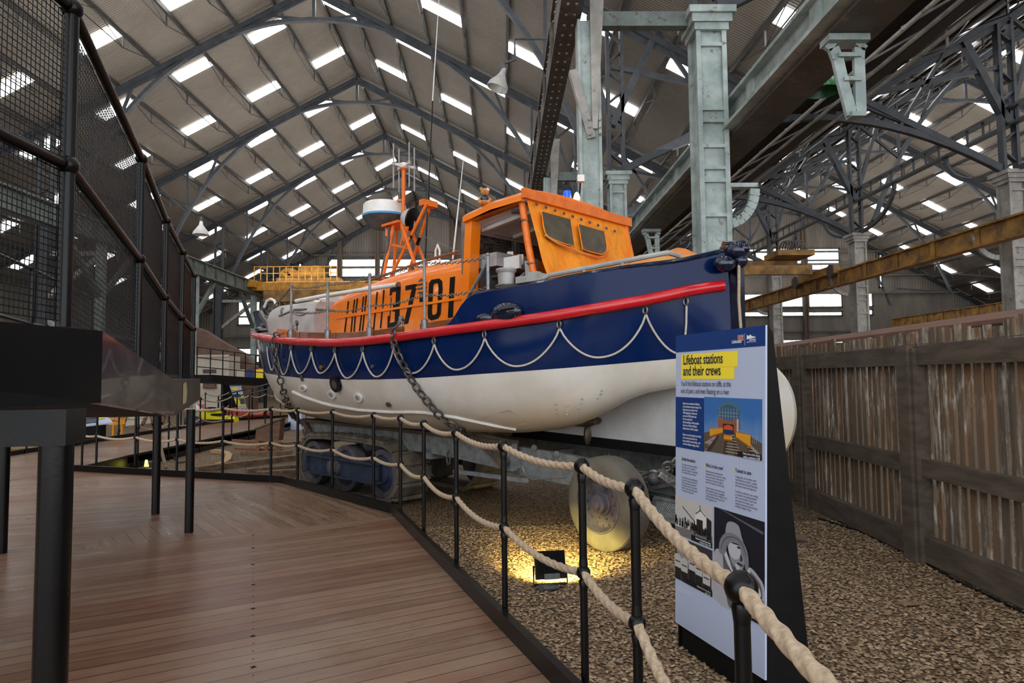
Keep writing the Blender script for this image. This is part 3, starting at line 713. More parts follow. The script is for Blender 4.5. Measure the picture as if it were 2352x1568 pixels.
# stem block and stern post
mb = MB(); P = [bt(bw(x, y, 0)) for x, y in ((586, 716), (603, 712), (612, 730), (622, 752), (640, 770), (600, 772))]
mb.prism([B(t, -.06, z) for t, v, z in P], NV*.12); mb.sph(B(11.15, 0, 3.0), (.3, .3, .12), 12, 7); mb.build('stem_head', m_navyd, boat, 30)
mb = MB(); mb.bar(B(-.03, 0, .98), B(-.05, 0, 3.24), .13, .12, (1, 1, 0)); mb.build('stern_post', m_navyd, boat)
mb = MB()
for x, y, r in ((1690, 578, .15), (1672, 596, .1), (1706, 572, .09), (1666, 572, .08), (1700, 600, .1)): mb.sph(bw(x, y, .05), (r*.8, r, r*.72), 12, 8)
mb.tube([bw(1662, 568, .12), bw(1708, 566, -.05)], .07, 10); mb.tube([bw(1693, 590, .1), bw(1697, 640, .05), bw(1693, 700, .02)], .03, 6)
mb.sph(bw(1664, 606, .22), (.12, .1, .09), 12, 8); mb.build('stern_fairlead', m_navyd, boat, 60)
mb = MB(); mb.tube([bw(1697, 600, .1), bw(1697, 690, .12), bw(1702, 760, .12)], .016, 6); mb.build('stern_line', m_rope, boat)
# keel, deadwood, rudder, propeller
mb = MB(); kb = lambda t: .92 + .035*t
pts = [B(t, -.05, kb(t) + .1) for t in (-.02, 4.2)] + [B(t, -.05, zb(t) + .03 + .26*max(0, min(1, (2.5 - t)/1.1))) for t in (4.2, 3, 2.2, 1.6, 1.2, .9, .5, -.02)]
mb.prism(pts, NV*.1); mb.build('deadwood', mat('shaded_white', (206,206,208), .35, 0, (190,188,184), 2), boat)
mb = MB()
for a, b in ((0, 3), (3, 7), (7, 9.2)): mb.bar(B(a, 0, kb(a) + .05), B(b, 0, min(kb(b), zb(b) - .02) + .05), .16, .12)
mb.build('iron_keel', m_blacksoft, boat)
mb = MB(); rd = [(-.08, .95), (-.3, .93), (-.44, .98), (-.54, 1.12), (-.61, 1.3), (-.63, 1.48), (-.6, 1.68), (-.52, 1.84), (-.38, 1.98), (-.2, 2.06), (-.08, 2.08)]
rd2 = [(sitp(i/50*10, [(j, q[0]) for j, q in enumerate(rd)]), sitp(i/50*10, [(j, q[1]) for j, q in enumerate(rd)])) for i in range(51)]; mb.prism([B(t, -.03, z) for t, z in rd2], NV*.06); r = mb.build('rudder', m_hullw, boat)
mb = MB()
for (t0, z0, t1, z1) in ((-.2, 1.58, -.38, 1.66), (-.2, 1.1, -.4, 1.08)):
    d = (B(t1, 0, z1) - B(t0, 0, z0)).normalized(); s = d.cross(NV); mb.prism([p + NV*.031 for p in oval((B(t0, 0, z0) + B(t1, 0, z1))/2, d, s, .24, .05, 14)], NV*.003)
mb.build('rudder_slot', m_grey, r)
mb = MB(); c = bw(1352, 968, .3); mb.lathe(c, AX, [(-.1, .03), (0, .07), (.12, .07)], 12)
for k in range(4):
    a = k*math.pi/2 + math.pi/2; d = NV*math.cos(a) + UP*math.sin(a)*-1; mb.sph(c + d*.16 + AX*.02, (.05, .05, .13), 8, 6, Matrix((AX, d.cross(AX), d)).transposed())
mb.build('propeller', mat('bronze_dark', (88,76,62), .4, .5), boat, True)
# moulding along the bilge, scuppers, ports
mb = MB(); pts = []
for x, y in ((700, 893), (760, 915), (830, 930), (900, 936), (980, 934), (1030, 927), (1060, 929), (1110, 938), (1165, 952)):
    pts.append(bw(x, y, 1.63 if x < 1000 else 1.36))
pts = []
for i in range(20):
    t = 6.9 - i*.24; z = itp(t, [(2.3, 1.22), (3.0, 1.36), (3.6, 1.42), (4.2, 1.4), (5, 1.41), (5.8, 1.47), (6.4, 1.56), (6.9, 1.66)]); pts.append(B(t, hv(t, z) + .005, z))
mb.tube(pts, .022, 6); mb.build('bilge_moulding', m_white, boat, True)
def on_hull(px, py):
    lo = None
    for i in range(20, 1100):
        t = i*.01; q = bw(px, py, 1.5); 
        v = 1.5
        for _ in range(4):
            q = bw(px, py, v); tt, _, z = bt(q); v = hv(max(0, min(11.4, tt)), z)
        return q, tt, z
def hull_disc(px, py, rt, rz, name, m, th=.02, inner=None):
    q, t, z = on_hull(px, py); z1 = z + .1
    a = B(t, hv(t, z), z); up = (B(t, hv(t, z1), z1) - a).normalized(); n = AX.cross(up); n = n if n.dot(NV) > 0 else -n
    mb = MB(); mb.prism([p + n*.004 for p in oval(a, AX, up, 2*rt, 2*rz, 24)], n*th); o = mb.build(name, m, boat)
    if inner:
        mb = MB(); mb.prism([p + n*(.006 + th) for p in oval(a, AX, up, 2*rt*.55, 2*rz*.55, 20)], n*.004); mb.build('port_plate', inner, o)
    return o
hull_disc(774, 881, .13, .12, 'round_port', m_black, .04, m_greyd)
hull_disc(697, 890, .11, .05, 'scupper_flap', m_white, .02, m_grey); hull_disc(763, 905, .1, .07, 'scupper_flap', m_white, .02, m_grey); hull_disc(824, 912, .1, .07, 'scupper_flap', m_white, .02, m_grey)
hull_disc(894, 928, .05, .035, 'drain_outlet', m_greyd, .02); hull_disc(739, 843, .035, .03, 'brass_outlet', mat('brass', (200,140,60), .3, .7), .02); hull_disc(857, 841, .03, .025, 'chrome_outlet', m_chaingrey, .02)
hull_disc(695, 868, .03, .05, 'drain_outlet', m_greyd, .02)
mb = MB()
for px, py in ((1286,928),(1291,938),(1296,948),(1327,930),(1331,942),(1335,950),(1365,914),(1369,924),(1373,935),(1411,895),(1413,903),(1415,912)):
    q, t, z = on_hull(px, py); mb = MB(); mb.sph(B(t, hv(t, z), z), .014, 6, 4); mb.build('hull_rivet', m_grey, boat)
mb = MB() # shallow chine plates under the quarter
for quad in (((1098,962),(1172,940),(1212,968),(1216,974),(1140,984)),):
    P = []
    for px, py in quad: q, t, z = on_hull(px, py); P.append(B(t, hv(t, z) + .012, z))
    mb.poly(P)
mb.build('hull_plate', m_hullw, boat)
# deck
mb = MB(); rows = []
for t in TS[2:-1]: b = bh(t); rows.append([B(t, b*q, zs(t) + .03 + .07*(1 - q*q)) for q in (-1, -.6, -.2, .2, .6, 1)])
mb.grid(rows); mb.build('deck', mat('deck_paint', (150,84,60), .6, 0, (120,108,100), 2), boat, True)
# washboards, stanchions, chains
def gun_bar(t0, t1, name, m):
    mb = MB(); n = max(4, int((t1-t0)/.25)); rows = []
    for i in range(n + 1):
        t = t0 + (t1-t0)*i/n; b = bh(t) - .07; z = zs(t) + .05
        rows.append([B(t, b, z), B(t, b, z + .1), B(t, b - .03, z + .1), B(t, b - .03, z)])
    mb.grid(rows, True); mb.poly(rows[0]); mb.poly(rows[-1][::-1]); return mb.build(name, m, boat)
for a, b in ((2.72, 3.42), (3.75, 4.35), (4.37, 5.3), (5.32, 6.45), (6.47, 7.0)): gun_bar(a, b, 'washboard', m_teak)
stx = [(671, 774, 655), (755, 775, 648), (852, 770, 630), (978, 754, 597), (1124, 712, 584)]; tops = []; mids = []
mb = MB()
for px, py, ty in stx:
    t, q = side_t(px, py - 6, -.08); b = bh(t) - .06; z0 = zs(t) + .03; z1 = bt(bw(px, ty, b))[2]
    mb = MB(); mb.tube([B(t, b, z0), B(t, b, z1)], .02, 8); mb.lathe(B(t, b, z0), UP, [(0, .045), (.16, .045), (.17, .025)], 10); mb.sph(B(t, b, z1), .026, 8, 6)
    mb.build('stanchion', m_tube, boat, True); tops.append(B(t, b, z1 - .03)); mids.append(B(t, b, z0 + (z1 - z0)*.52))
mb = MB(); a = tops[-1] - V((0, 0, .05)); mb.tube([a, bw(1041, 745, bt(a)[1])], .02, 8); mb.build('stanchion_stay', m_tube, boat, True)
mb = MB(); bowp = bw(612, 716, .25)
line = [bowp] + tops
for a, b in zip(line, line[1:]): chain(mb, sag(a, b, .03, 8), .055, .0052, 4)
mb.build('guard_chain', m_chaingrey, boat); mb = MB()
line = [bw(608, 728, .3)] + mids
for a, b in zip(line, line[1:]): chain(mb, sag(a, b, .04, 8), .055, .0052, 4)
mb.build('guard_chain', m_chaingrey, boat)
mb = MB()
for px, py, ty in ((717, 762, 718),): mb.tube([bw(px, py, .9), bw(px, ty, .9)], .02, 6)
for px, py in ((679, 745), (921, 735)): mb.box(bw(px, py + 4, 1.4), (.05, .08, .14)); mb.bar(bw(px - 4, py + 8, 1.4), bw(px + 4, py - 6, 1.4), .04, .07)
mb.build('deck_cleat', m_chaingrey, boat)
# grab ropes looped along the strake
eyes = [(1655, 676), (1480, 702), (1283, 735), (1112, 765), (996, 783), (902, 795), (832, 803), (768, 800), (714, 800), (667, 797), (634, 790), (612, 786)]
low = [(1590, 812), (1378, 821), (1190, 841), (1052, 849), (950, 857), (868, 865), (800, 868), (735, 857), (691, 858), (648, 860), (622, 850)]
te = [side_t(x, y, .03)[0] for x, y in eyes]
mb = MB()
def skinpt(t, z, o=.02): z2 = min(z, zs(t)); return B(t, hv(t, z2) + o, z)
for (ta, tb, (lx, ly)) in zip(te, te[1:], low):
    tm = (ta + tb)/2; q = bw(lx, ly, bh(tm)); dz = bt(q)[2]
    for _ in range(3): q = bw(lx, ly, hv(max(.05, min(11.3, bt(q)[0])), dz)); tm, _, dz = bt(q)
    tm = ta + (tb - ta)*min(.7, max(.3, (tm - ta)/(tb - ta))); za, zb_ = zs(ta) - .14, zs(tb) - .14
    pts = []
    for i in range(25):
        s = i/24; t = ta + (tb - ta)*s; f = (tm - ta)/(tb - ta); w = s*.5/f if s < f else .5 + (s - f)*.5/(1 - f)
        zz = za + (zb_ - za)*s; h = 4*w*(1 - w); h = h**.82; pts.append(skinpt(t, zz - (zz - dz)*h, .025))
    mb.tube(pts, .012, 6)
for t in te:
    p = skinpt(t, zs(t) - .1, .03); eb = MB(); eb.tube(oval(p, AX, UP, .055, .08, 10), .011, 6, closed=True); eb.sph(p + V((0, 0, .045)), .016, 6, 4); eb.build('rope_eye', m_chaingrey, boat, True)
mb.build('grab_rope', mat('pale_rope', (206,200,192), .8, 0, (182,174,164), 40), boat, True)
# ---------------- engine casing with the number
VC = .9
top = [(7.0, 2.6), (6.98, 3.0), (6.9, 3.13), (6.75, 3.2), (6.44, 3.24), (6.09, 3.29), (5.5, 3.345), (4.86, 3.39), (4.31, 3.41), (3.6, 3.42), (3.2, 3.42)]
mb = MB(); rows = []
for t, z in [(7.0, 2.75)] + top[1:]:
    z0 = zs(t) + .05; e = max(0, (t - 6.5)/.5)*.12
    sidep = [(VC, z0), (VC, z0 + (z - z0)*.5), (VC, z - .1), (VC - .02, z - .02), (VC - .08, z + .06 - e*.4), (VC - .2, z + .12 - e*.6), (VC - .5, z + .17 - e), (0, z + .2 - e)]
    rows.append([B(t, v, q) for v, q in sidep] + [B(t, -v, q) for v, q in sidep[-2::-1]])
mb.grid(rows); mb.poly(rows[0][::-1]); mb.poly(rows[-1]); cas = mb.build('engine_casing', m_orange, boat, 35)
mb = MB()
for sd in (1, -1): mb.tube([B(t, sd*.62, z + .24) for t, z in [(6.2, 3.25), (5.5, 3.32), (4.86, 3.375), (4.3, 3.41), (3.3, 3.43)]], .022, 6)
mb.build('handrail', m_teak, cas, True)
P = lambda a, b: bw(560 + a/3.92, 380 + b/3.92, VC + .004)
def decal(mb, pts):
    q = [P(*p) for p in pts]; mb.prism(q, NV*.004)
mb = MB()
for xs in [((943,1222),(930,1340),(908,1500)), ((999,1205),(983,1335),(965,1497)), ((1024,1195),(1008,1330),(992,1495)), ((1079,1178),(1064,1322),(1041,1490)), ((1103,1168),(1088,1318),(1068,1488)), ((1202,1138),(1187,1300),(1168,1480)), ((1262,1120),(1250,1290),(1230,1465)), ((1132,1330),(1128,1400),(1118,1486))]:
    (a, b), (c, d), (e, f) = xs
    if a != 1132: decal(mb, [(a-6, b), (a+5, b), (c+5, d - 6), (c-5, d - 6)])
    decal(mb, [(c-9, d + 14), (c+2, d + 14), (e+6, f), (e-5, f)])
# 3
decal(mb, [(1336,1100),(1412,1078),(1412,1122),(1336,1140)]); decal(mb, [(1374,1085),(1412,1078),(1396,1448),(1356,1456)]); decal(mb, [(1345,1252),(1385,1243),(1384,1308),(1342,1316)])
decal(mb, [(1294,1420),(1360,1408),(1358,1452),(1294,1462)]); decal(mb, [(1318,1105),(1338,1100),(1332,1165),(1314,1170)]); decal(mb, [(1296,1355),(1312,1352),(1310,1425),(1294,1428)]); decal(mb, [(1326,1185),(1330,1185),(1316,1400),(1310,1400)])
# 7
decal(mb, [(1458,1082),(1560,1062),(1556,1104),(1456,1124)]); decal(mb, [(1518,1095),(1558,1086),(1478,1422),(1440,1430)])
# hyphen
decal(mb, [(1584,1186),(1626,1178),(1624,1222),(1583,1230)])
# 0
def ring(o, i):
    n = len(o)
    for k in range(n): decal(mb, [o[k], o[(k+1) % n], i[(k+1) % n], i[k]])
ring([(1668,1060),(1690,1028),(1760,1016),(1786,1040),(1790,1110),(1772,1340),(1750,1376),(1690,1396),(1662,1378),(1656,1330)],
     [(1706,1078),(1718,1062),(1742,1058),(1752,1068),(1754,1110),(1740,1320),(1730,1338),(1706,1346),(1696,1336),(1694,1300)])
# 1
decal(mb, [(1858,1008),(1902,998),(1882,1366),(1838,1372)])
mb.build('registration_number', m_black, cas)
mb = MB(); c = P(1608, 1092); mb.prism([p for p in oval(c, AX, UP, .2, .24, 20)], NV*.02); mb.build('vent_louvre', m_greyd, cas)
mb = MB()
for k in range(3): mb.bar(c - AX*.12 + UP*(.06*k - .06) + NV*.02, c + AX*.12 + UP*(.06*k - .06) + NV*.02, .02, .025)
mb.build('louvre_bar', m_orange, cas)
mb = MB(); q = [P(x, y) for x, y in ((838, 1374), (1140, 1325), (1400, 1282), (1700, 1236), (1985, 1190))]
for a, b in zip(q, q[1:]): mb.bar(a, b, .04, .035)
mb.build('rubbing_strip', m_orange, cas)
mb = MB(); mb.tube([bw(680, 691, 1.15), bw(755, 677, 1.15), bw(915, 653, 1.15)], .033, 12); o = mb.build('towing_pole', m_white, boat, True)
mb = MB(); mb.tube([bw(913, 653.3, 1.15), bw(916, 652.8, 1.15)], .037, 12); mb.build('pole_ring', m_chaingrey, o)
# ---------------- forward end box
mb = MB(); rows = []
for t in (6.95, 7.4, 8, 8.6, 9.2, 9.8, 10.2, 10.6, 10.9):
    w = max(.06, min(1.15, bh(t) - .28)) * (1 if t > 7 else .98); z0 = zs(t) + .03; z1 = 3.2 + .035*(t - 7)
    sidep = [(w, z0), (w + .04, z0 + (z1-z0)*.5), (w + .02, z1 - .12), (w - .02, z1 - .04), (w - .08 if w > .2 else w*.5, z1), (0, z1 + .06)]
    rows.append([B(t, v, q) for v, q in sidep] + [B(t, -v, q) for v, q in sidep[-2::-1]])
mb.grid(rows); mb.poly(rows[0][::-1]); mb.poly(rows[-1]); eb_ = mb.build('fore_end_box', m_endbox, boat, 35)
mb = MB(); rows = []
for t in (7.1, 7.6, 8.1, 8.6, 9.1): rows.append([B(t, .55, 3.2), B(t, .52, 3.36), B(t, -.52, 3.36), B(t, -.55, 3.2)])
mb.grid(rows); mb.poly(rows[0]); mb.poly(rows[-1][::-1]); mb.build('hatch_coaming', m_endbox, eb_)
for v in (.25, -.1): mb = MB(); mb.tube([bw(607, 705, v), bw(613, 691, v), bw(622, 686, v), bw(630, 690, v), bw(634, 700, v)], .03, 8); mb.build('grab_rail', m_white, eb_, True)
mb = MB(); mb.tube([bw(675, 711, 1.22), bw(718, 710, 1.12), bw(768, 713, 1.12)], .02, 6); mb.tube(sag(bw(668, 715, 1.25), bw(712, 714, 1.15), .07), .01, 5); mb.tube(sag(bw(608, 725, .6), bw(668, 716, 1.1), .05), .014, 5)
mb.build('side_rail', m_chaingrey, eb_); 
mb = MB(); mb.sph(bw(654, 718, 1.1), (.08, .08, .1), 10, 6); mb.sph(bw(650, 713, 1.1), (.05, .05, .06), 8, 5); mb.bar(bw(625, 707, .8), bw(625, 727, .8), .03, .03); mb.build('lashing_eye', m_chaingrey, eb_, True)
mb = MB(); mb.lathe(bw(748, 697, .4), UP, [(0, .12), (.1, .12), (.11, .1)], 12); mb.box(bw(733, 697, .5), (.1, .3, .1)); mb.build('deck_fitting', m_white, eb_)
mb = MB(); q = []
for x, y, v in ((598, 718, .1), (606, 732, .2), (616, 748, .4), (628, 762, .65), (640, 770, .9)): q.append(bw(x, y, v))
for a, b in zip(q, q[1:]): mb.bar(a, b, .07, .12)
mb.build('bow_capping', m_chaingrey, eb_)
mb = MB(); q = [B(t, bh(t) - .3, zs(t) + .1) for t in (7.2, 8, 8.8, 9.4)]
for a, b in zip(q, q[1:]): mb.bar(a, b, .03, .12)
mb.build('waterway_board', m_orange2, boat)
# ---------------- cab: aft posts, roof, canvas
mb = MB(); a0, a1 = bw(1076, 745, 1.0), bw(1087, 500, 1.0)
mb.bar(a0, a1, .16, .13, AX); mb.build('forward_post', m_orange, boat); mb = MB(); mb.bar(B(bt(a0)[0], -1, a0.z), B(bt(a1)[0], -1, a1.z), .16, .13, AX); mb.build('forward_post', m_orange, boat)
mb = MB()
ta, tz = 3.18, 3.42
for t0, t1 in ((3.1, 3.3),): 
    mb.prism([B(3.12, .93, 2.5), B(3.3, .93, 2.5), B(3.3, .93, 3.4), B(3.12, .93, 3.4)], NV*.04)
mb.build('casing_end_plate', m_orange, cas)
R1 = bw(1068, 497, 1.12); R2 = bw(1197, 447, 1.12); tA = bt(R2)[0]; tF = bt(R1)[0] + .05; zA = bt(R2)[2]; zF = bt(R1)[2]
mb = MB(); rows = []
for t, z in ((tA, zA), ((tA+tF)/2, (zA+zF)/2 + .03), (tF, zF)):
    r = [(1.12, -.07), (1.12, 0), (1.06, .05), (.7, .1), (0, .13)]
    r = r + [(-a, b) for a, b in r[-2::-1]]
    rows.append([B(t, v, z + q) for v, q in r])
mb.grid(rows)
mb.poly(rows[0]); mb.poly(rows[-1][::-1])
rows2 = [[B(t, v, z - .07) for v in (1.12, 0, -1.12)] for t, z in ((tA, zA), (tF, zF))]; mb.grid(rows2)
roof = mb.build('cab_roof', m_orange, boat, 25)
mb = MB(); mb.bar(B(tA - .03, 1.12, zA + .02), B(tA - .03, -1.12, zA + .02), .05, .12); mb.tube([B(tA + .1, v, zA + .1 + .06*(1 - v*v)) for v in (1, .6, .2, -.2, -.6, -1)], .025, 6); mb.bar(B(tA - .02, -.3, zA + .06), B(tA - .02, -1.05, zA + .02), .03, .04); mb.build('roof_edge', m_orange2, roof)
mb = MB(); mb.prism([bw(1108, 498, .95), bw(1197, 468, .95), bw(1199, 530, .0), bw(1120, 520, 0)], UP*.01); mb.poly([B(tA + .05, 1.0, zA - .08), B(tF - .05, 1.0, zF - .08), B(tF + .15, .9, zF - .14), B(tF + .15, -.9, zF - .14), B(tA + .05, -.9, zA - .08)]); mb.build('headlining', m_white, roof)
mb = MB()
for v in (.75, .15, -.4): mb.bar(B(tA + .08, v, zA - .1), B(tF, v, zF - .12), .06, .05)
mb.build('roof_beam', m_white, roof)
mb = MB(); mb.box(bw(1184, 478, .9), (.1, .1, .12)); mb.build('cabin_lamp', m_greyd, roof)
mb = MB(); mb.tube([bw(1199, 466, 1.03), bw(1212, 555, 1.03), bw(1226, 630, 1.03)], .045, 10); mb.build('canvas_hoop', m_orange2, boat, True); mb = MB(); mb.tube([B(tA, -1.03, zA - .05), B(tA - .2, -1.03, 3.05)], .04, 8); mb.build('canvas_hoop', m_orange2, boat, True)
for y in (507, 606): mb = MB(); mb.tube(oval(bw(1204 if y < 550 else 1219, y, 1.03), AX, NV, .11, .11, 10), .012, 5, closed=True); mb.build('hoop_lashing', m_chaingrey, boat)
tb0 = 1.72
CN = (B(tA, 0, zA) - B(tb0, 0, 2.95)); cn = NV.cross(CN).normalized()
cn = cn if cn.dot(-AX) > 0 else -cn
mb = MB(); rows = []
for i in range(15):
    q = i/14; r = []
    for j in range(33):
        s = j/32; v = 1.03 - 2.03*s
        p = B(tA, v, zA - .03).lerp(B(tb0 + .12*q*(1-q), v, 2.88 + .06*s), q)
        fold = .022*math.sin(9*s + 7*q*s + 3*q)*math.sin(math.pi*min(1, q*1.2))*q + max(0, q - .5)*.085*math.sin(24*s + 9*q)*(.4 + .6*math.sin(2.2*s + .4)**2)
        bulge = .03*math.sin(math.pi*s)*q
        r.append(p + cn*(fold*1.3 + bulge*.4))
    rows.append(r)
mb.grid(rows); can = mb.build('canvas_screen', m_canvas, boat, True)
def canpt(px, py, o=.05): return pl(px, py, B(tA, 0, zA) + cn*o, cn)
for w in ([(1243.5,485),(1309.6,503),(1320,565),(1300,561),(1278,553),(1259,543),(1252,535),(1248,520)], [(1328,514),(1387,531),(1394,565),(1392,578),(1386,584),(1378,584),(1355,578),(1338,573)]):
    c = V((0, 0, 0))
    mb = MB(); q = [canpt(*p, .034) for p in w]; mb.prism(q, cn*.004); wo = mb.build('canvas_window', m_glass, can)
    mb = MB(); mb.tube([p + cn*.002 for p in q], .008, 5, closed=True); mb.build('window_hem', m_canvas, wo)
mb = MB(); mb.tube([canpt(x, y, .03) for x, y in ((1252, 540), (1280, 558), (1335, 580), (1375, 592), (1396, 586), (1400, 575))], .012, 5); mb.build('zip', m_canvas2, can)
for j in range(11):
    x = 1207 + (1411 - 1207)*((j/10)**.92); y = 461 + (531 - 461)*((j/10)**.95)
    mb = MB(); mb.lathe(canpt(x, y, .03), cn, [(0, .022), (.012, .02), (.02, .01)], 10); mb.build('snap_fastener', m_greyd, can, True)
mb = MB(); mb.poly([B(tA, -1.0, zA - .05), B(tb0, -1.0, 2.9), B(tF, -1.0, 3.2), B(tF, -1.0, zF - .05)]); mb.build('canvas_side', m_canvas, boat)
# inside the cab
mb = MB(); tW = tF + .22
mb.poly([B(tW, .95, 3.25), B(tW, -1, 3.25), B(tW, -1, zF), B(tW, .95, zF)]); ws = mb.build('windscreen_frame', m_grey, boat)
for v0, v1 in ((.78, .02), (-.1, -.85)):
    mb = MB(); mb.prism([B(tW - .02, v0, 3.48), B(tW - .02, v1, 3.48), B(tW - .02, v1, 3.84), B(tW - .02, v0, 3.84)], -AX*.02); o = mb.build('windscreen', m_chrome, ws)
    mb = MB(); mb.tube([B(tW - .05, v0, 3.48), B(tW - .05, v1, 3.48), B(tW - .05, v1, 3.84), B(tW - .05, v0, 3.84)], .03, 6, closed=True); mb.build('windscreen_seal', m_greyd, o)
mb = MB(); mb.box(bw(1168, 606, .45), (.36, .8, .18), Matrix((AX, NV, UP)).transposed()); con = mb.build('instrument_console', m_grey, boat)
mb = MB(); mb.box(bw(1176, 604, .7), (.3, .04, .17), Matrix((AX, NV, UP)).transposed()); mb.box(bw(1172, 592, .55), (.08, .06, .16)); mb.box(bw(1196, 597, .55), (.07, .06, .14)); mb.build('instrument_face', m_white, con)
mb = MB(); mb.box(bw(1165, 541, .2), (.03, .5, .06), Matrix((AX, NV, UP)).transposed()); mb.build('notice_plate', mat('teal_notice', (40,120,150), .4), boat)
mb = MB(); mb.poly([B(3.05, .9, 2.48), B(3.05, -.9, 2.48), B(3.05, -.9, 3.3), B(3.05, .9, 3.3)]); mb.build('casing_bulkhead', m_greyd, boat)
mb = MB()
for k in range(14): mb.box(B(3.03, .75 - .11*k, 3.0), (.02, .02, .02))
mb.build('bulkhead_rivet', m_grey, boat)
mb = MB()
for x, y, r in ((1096, 702, .07), (1106, 712, .04), (1112, 690, .06), (1118, 724, .05)): mb.lathe(bw(x, y, .7), NV, [(0, r), (.02, r), (.025, r*.7)], 12)
mb.tube([bw(1092, 650, .7), bw(1110, 640, .7), bw(1150, 632, .7)], .02, 6); mb.box(bw(1108, 715, .5), (.5, .05, .55)); mb.build('control_panel', m_greyd, boat)
c = bw(1163, 658, 1.15); mb = MB(); mb.lathe(c, UP, [(-.1, .095), (.16, .105), (.18, .125), (.2, .13), (.215, .12)], 20); mb.build('vent_cowl', m_grey, boat, True)
mb = MB()
for k in range(4): mb.tube(oval(c + V((0, 0, -.08 + .028*k)), AX, NV, .25, .25, 18), .014, 5, closed=True)
mb.tube([c + NV*.12 + AX*-.05, bw(1185, 655, 1.1), bw(1190, 640, 1.0), bw(1205, 628, .95), bw(1212, 634, .9)], .02, 6); mb.build('coiled_line', m_chaingrey, boat, True)
mb = MB(); mb.box(bw(1220, 640, 1.1), (.42, .1, .08), Matrix((AX, NV, UP)).transposed()); mb.box(bw(1228, 632, 1.08), (.12, .1, .08), Matrix((AX, NV, UP)).transposed()); mb.prism([bw(1212, 634, 1.05), bw(1222, 632, 1.05), bw(1214, 600, 1.05), bw(1210, 600, 1.05)], NV*.04); mb.build('hoop_foot', m_grey, boat)
mb = MB(); mb.tube([bw(1248, 640, 1.12), bw(1262, 632, 1.1), bw(1340, 617, 1.0), bw(1430, 600, .88), bw(1512, 584, .7), bw(1535, 580, .6), bw(1560, 588, .45)], .028, 8)
for x, y, v in ((1342, 617, 1.0), (1430, 600, .88)): mb.tube([bw(x, y, v), bw(x, y + 14, v)], .02, 6)
mb.build('quarter_rail', m_grey, boat, True)
mb = MB(); rows = []
for i in range(13):
    q = i/12; t = 1.5 - 1.25*q; w = .62*math.sin(math.pi*min(1, .12 + q*.86))**.6; h = .34*math.sin(math.pi*min(1, .1 + q*.82))**.7
    rows.append([B(t, w*math.cos(a) - .2, 2.98 + h*math.sin(a)*(1 + .16*math.sin(7*a + 5*q)) + .02*math.sin(13*q + 4*a)) for a in [math.pi*j/16 for j in range(17)]])
mb.grid(rows); mb.poly(rows[0]); mb.poly(rows[-1][::-1]); mb.build('folded_cover', m_canvas2, boat, True)
mb = MB(); c = bt(bw(1163, 717, 1.44)); cc = B(*c); mb.sph(cc, (.24, .12, .13), 18, 10, Matrix((AX, NV, UP)).transposed()); mb.sph(cc + AX*.28 - UP*.05, (.17, .1, .08), 14, 8); mb.build('bitt_cover', m_navyd, boat, True)
mb = MB(); mb.bar(bw(1150, 713, 1.66), bw(1180, 708, 1.66), .02, .02); mb.build('cover_slot', m_black, boat)
# ---------------- radar frame, mast, aerials
TBs = [((905, 513), (879, 640)), ((912, 520), (903, 640)), ((922, 513), (960, 628)), ((938, 517), (985, 622))]
mb = MB()
for j, (a, b) in enumerate(TBs): mb.tube([bw(*a, .12 if j % 2 == 0 else -.2), bw(*b, .35 if j % 2 == 0 else -.35)], .03, 8)
mb.tube([bw(900, 563, .2), bw(943, 571, .2)], .022, 6); mb.tube([bw(932, 515, .1), bw(920, 562, .1)], .018, 6)
rf = mb.build('radar_frame', m_orange2, boat, True)
mb = MB()
for (a, b, v0, v1) in (((981, 466), (897, 636), .15, .25), ((990, 466), (938, 628), -.1, -.25)): mb.tube([bw(*a, v0), bw(*b, v1)], .026, 8)
mb.box(bw(984, 468, 0), (.12, .3, .1), Matrix((AX, NV, UP)).transposed()); mb.build('aerial_brace', m_orange2, rf, True)
mb = MB()
for (a, b, v) in (((945, 540), (936, 558), .19), ((964, 545), (958, 562), -.16)): mb.tube([bw(*a, v), bw(*b, v)], .03, 8)
mb.build('brace_band', m_blacksoft, rf)
mb = MB(); c = bw(918, 517, 0); mb.box(c, (.5, .42, .04), Matrix((AX, NV, UP)).transposed()); mb.box(bw(893, 532, .1), (.12, .04, .16)); mb.prism([bw(922, 520, .1), bw(940, 520, .1), bw(930, 560, .1)], NV*.03); mb.build('radar_platform', m_orange2, rf)
c = bw(884, 494, 0); k = (bw(926, 492, 0) - bw(838, 492, 0)).length/2*.64
mb = MB(); mb.lathe(c, UP, [(-.02, k*1.0), (.17, k*.97), (.2, k*.9), (.215, k*.5), (.22, .02)], 32); rad = mb.build('radar_dome', m_white, rf, 30)
mb = MB(); mb.lathe(c, UP, [(-.055, k*1.02), (-.05, k*1.03), (-.018, k*1.03), (-.015, k*1.0)], 32); mb.build('dome_stripe', mat('blue_stripe', (72,150,200), .4), rad)
mb = MB(); mb.lathe(c, UP, [(-.26, k*.35), (-.24, k*.55), (-.12, k*.9), (-.056, k*1.0)], 32); mb.build('dome_base', m_greyd, rad, 30)
mb = MB(); mb.tube([bw(878, 517, 0), bw(884, 520, .1), bw(893, 524, .2), bw(892, 560, .25), bw(882, 600, .3), bw(874, 640, .35)], .022, 6); mb.build('cable', m_greyd, rf, True)
c = bw(946, 503, 0); ax = V((.86, -.38, -.28)).normalized()
mb = MB(); mb.lathe(c, ax, [(-.2, .02), (-.18, .09), (-.1, .16), (.0, .19)], 24); sl_ = mb.build('searchlight', m_endbox, rf, True)
mb = MB(); mb.lathe(c, ax, [(.0, .205), (.03, .205), (.045, .17), (.07, .02)], 24); mb.build('lamp_glass', m_black, sl_, True)
mb = MB(); mb.bar(c + ax*.05 + UP*.2, c + ax*.05 - UP*.2, .02, .03); mb.build('glass_bar', m_grey, sl_)
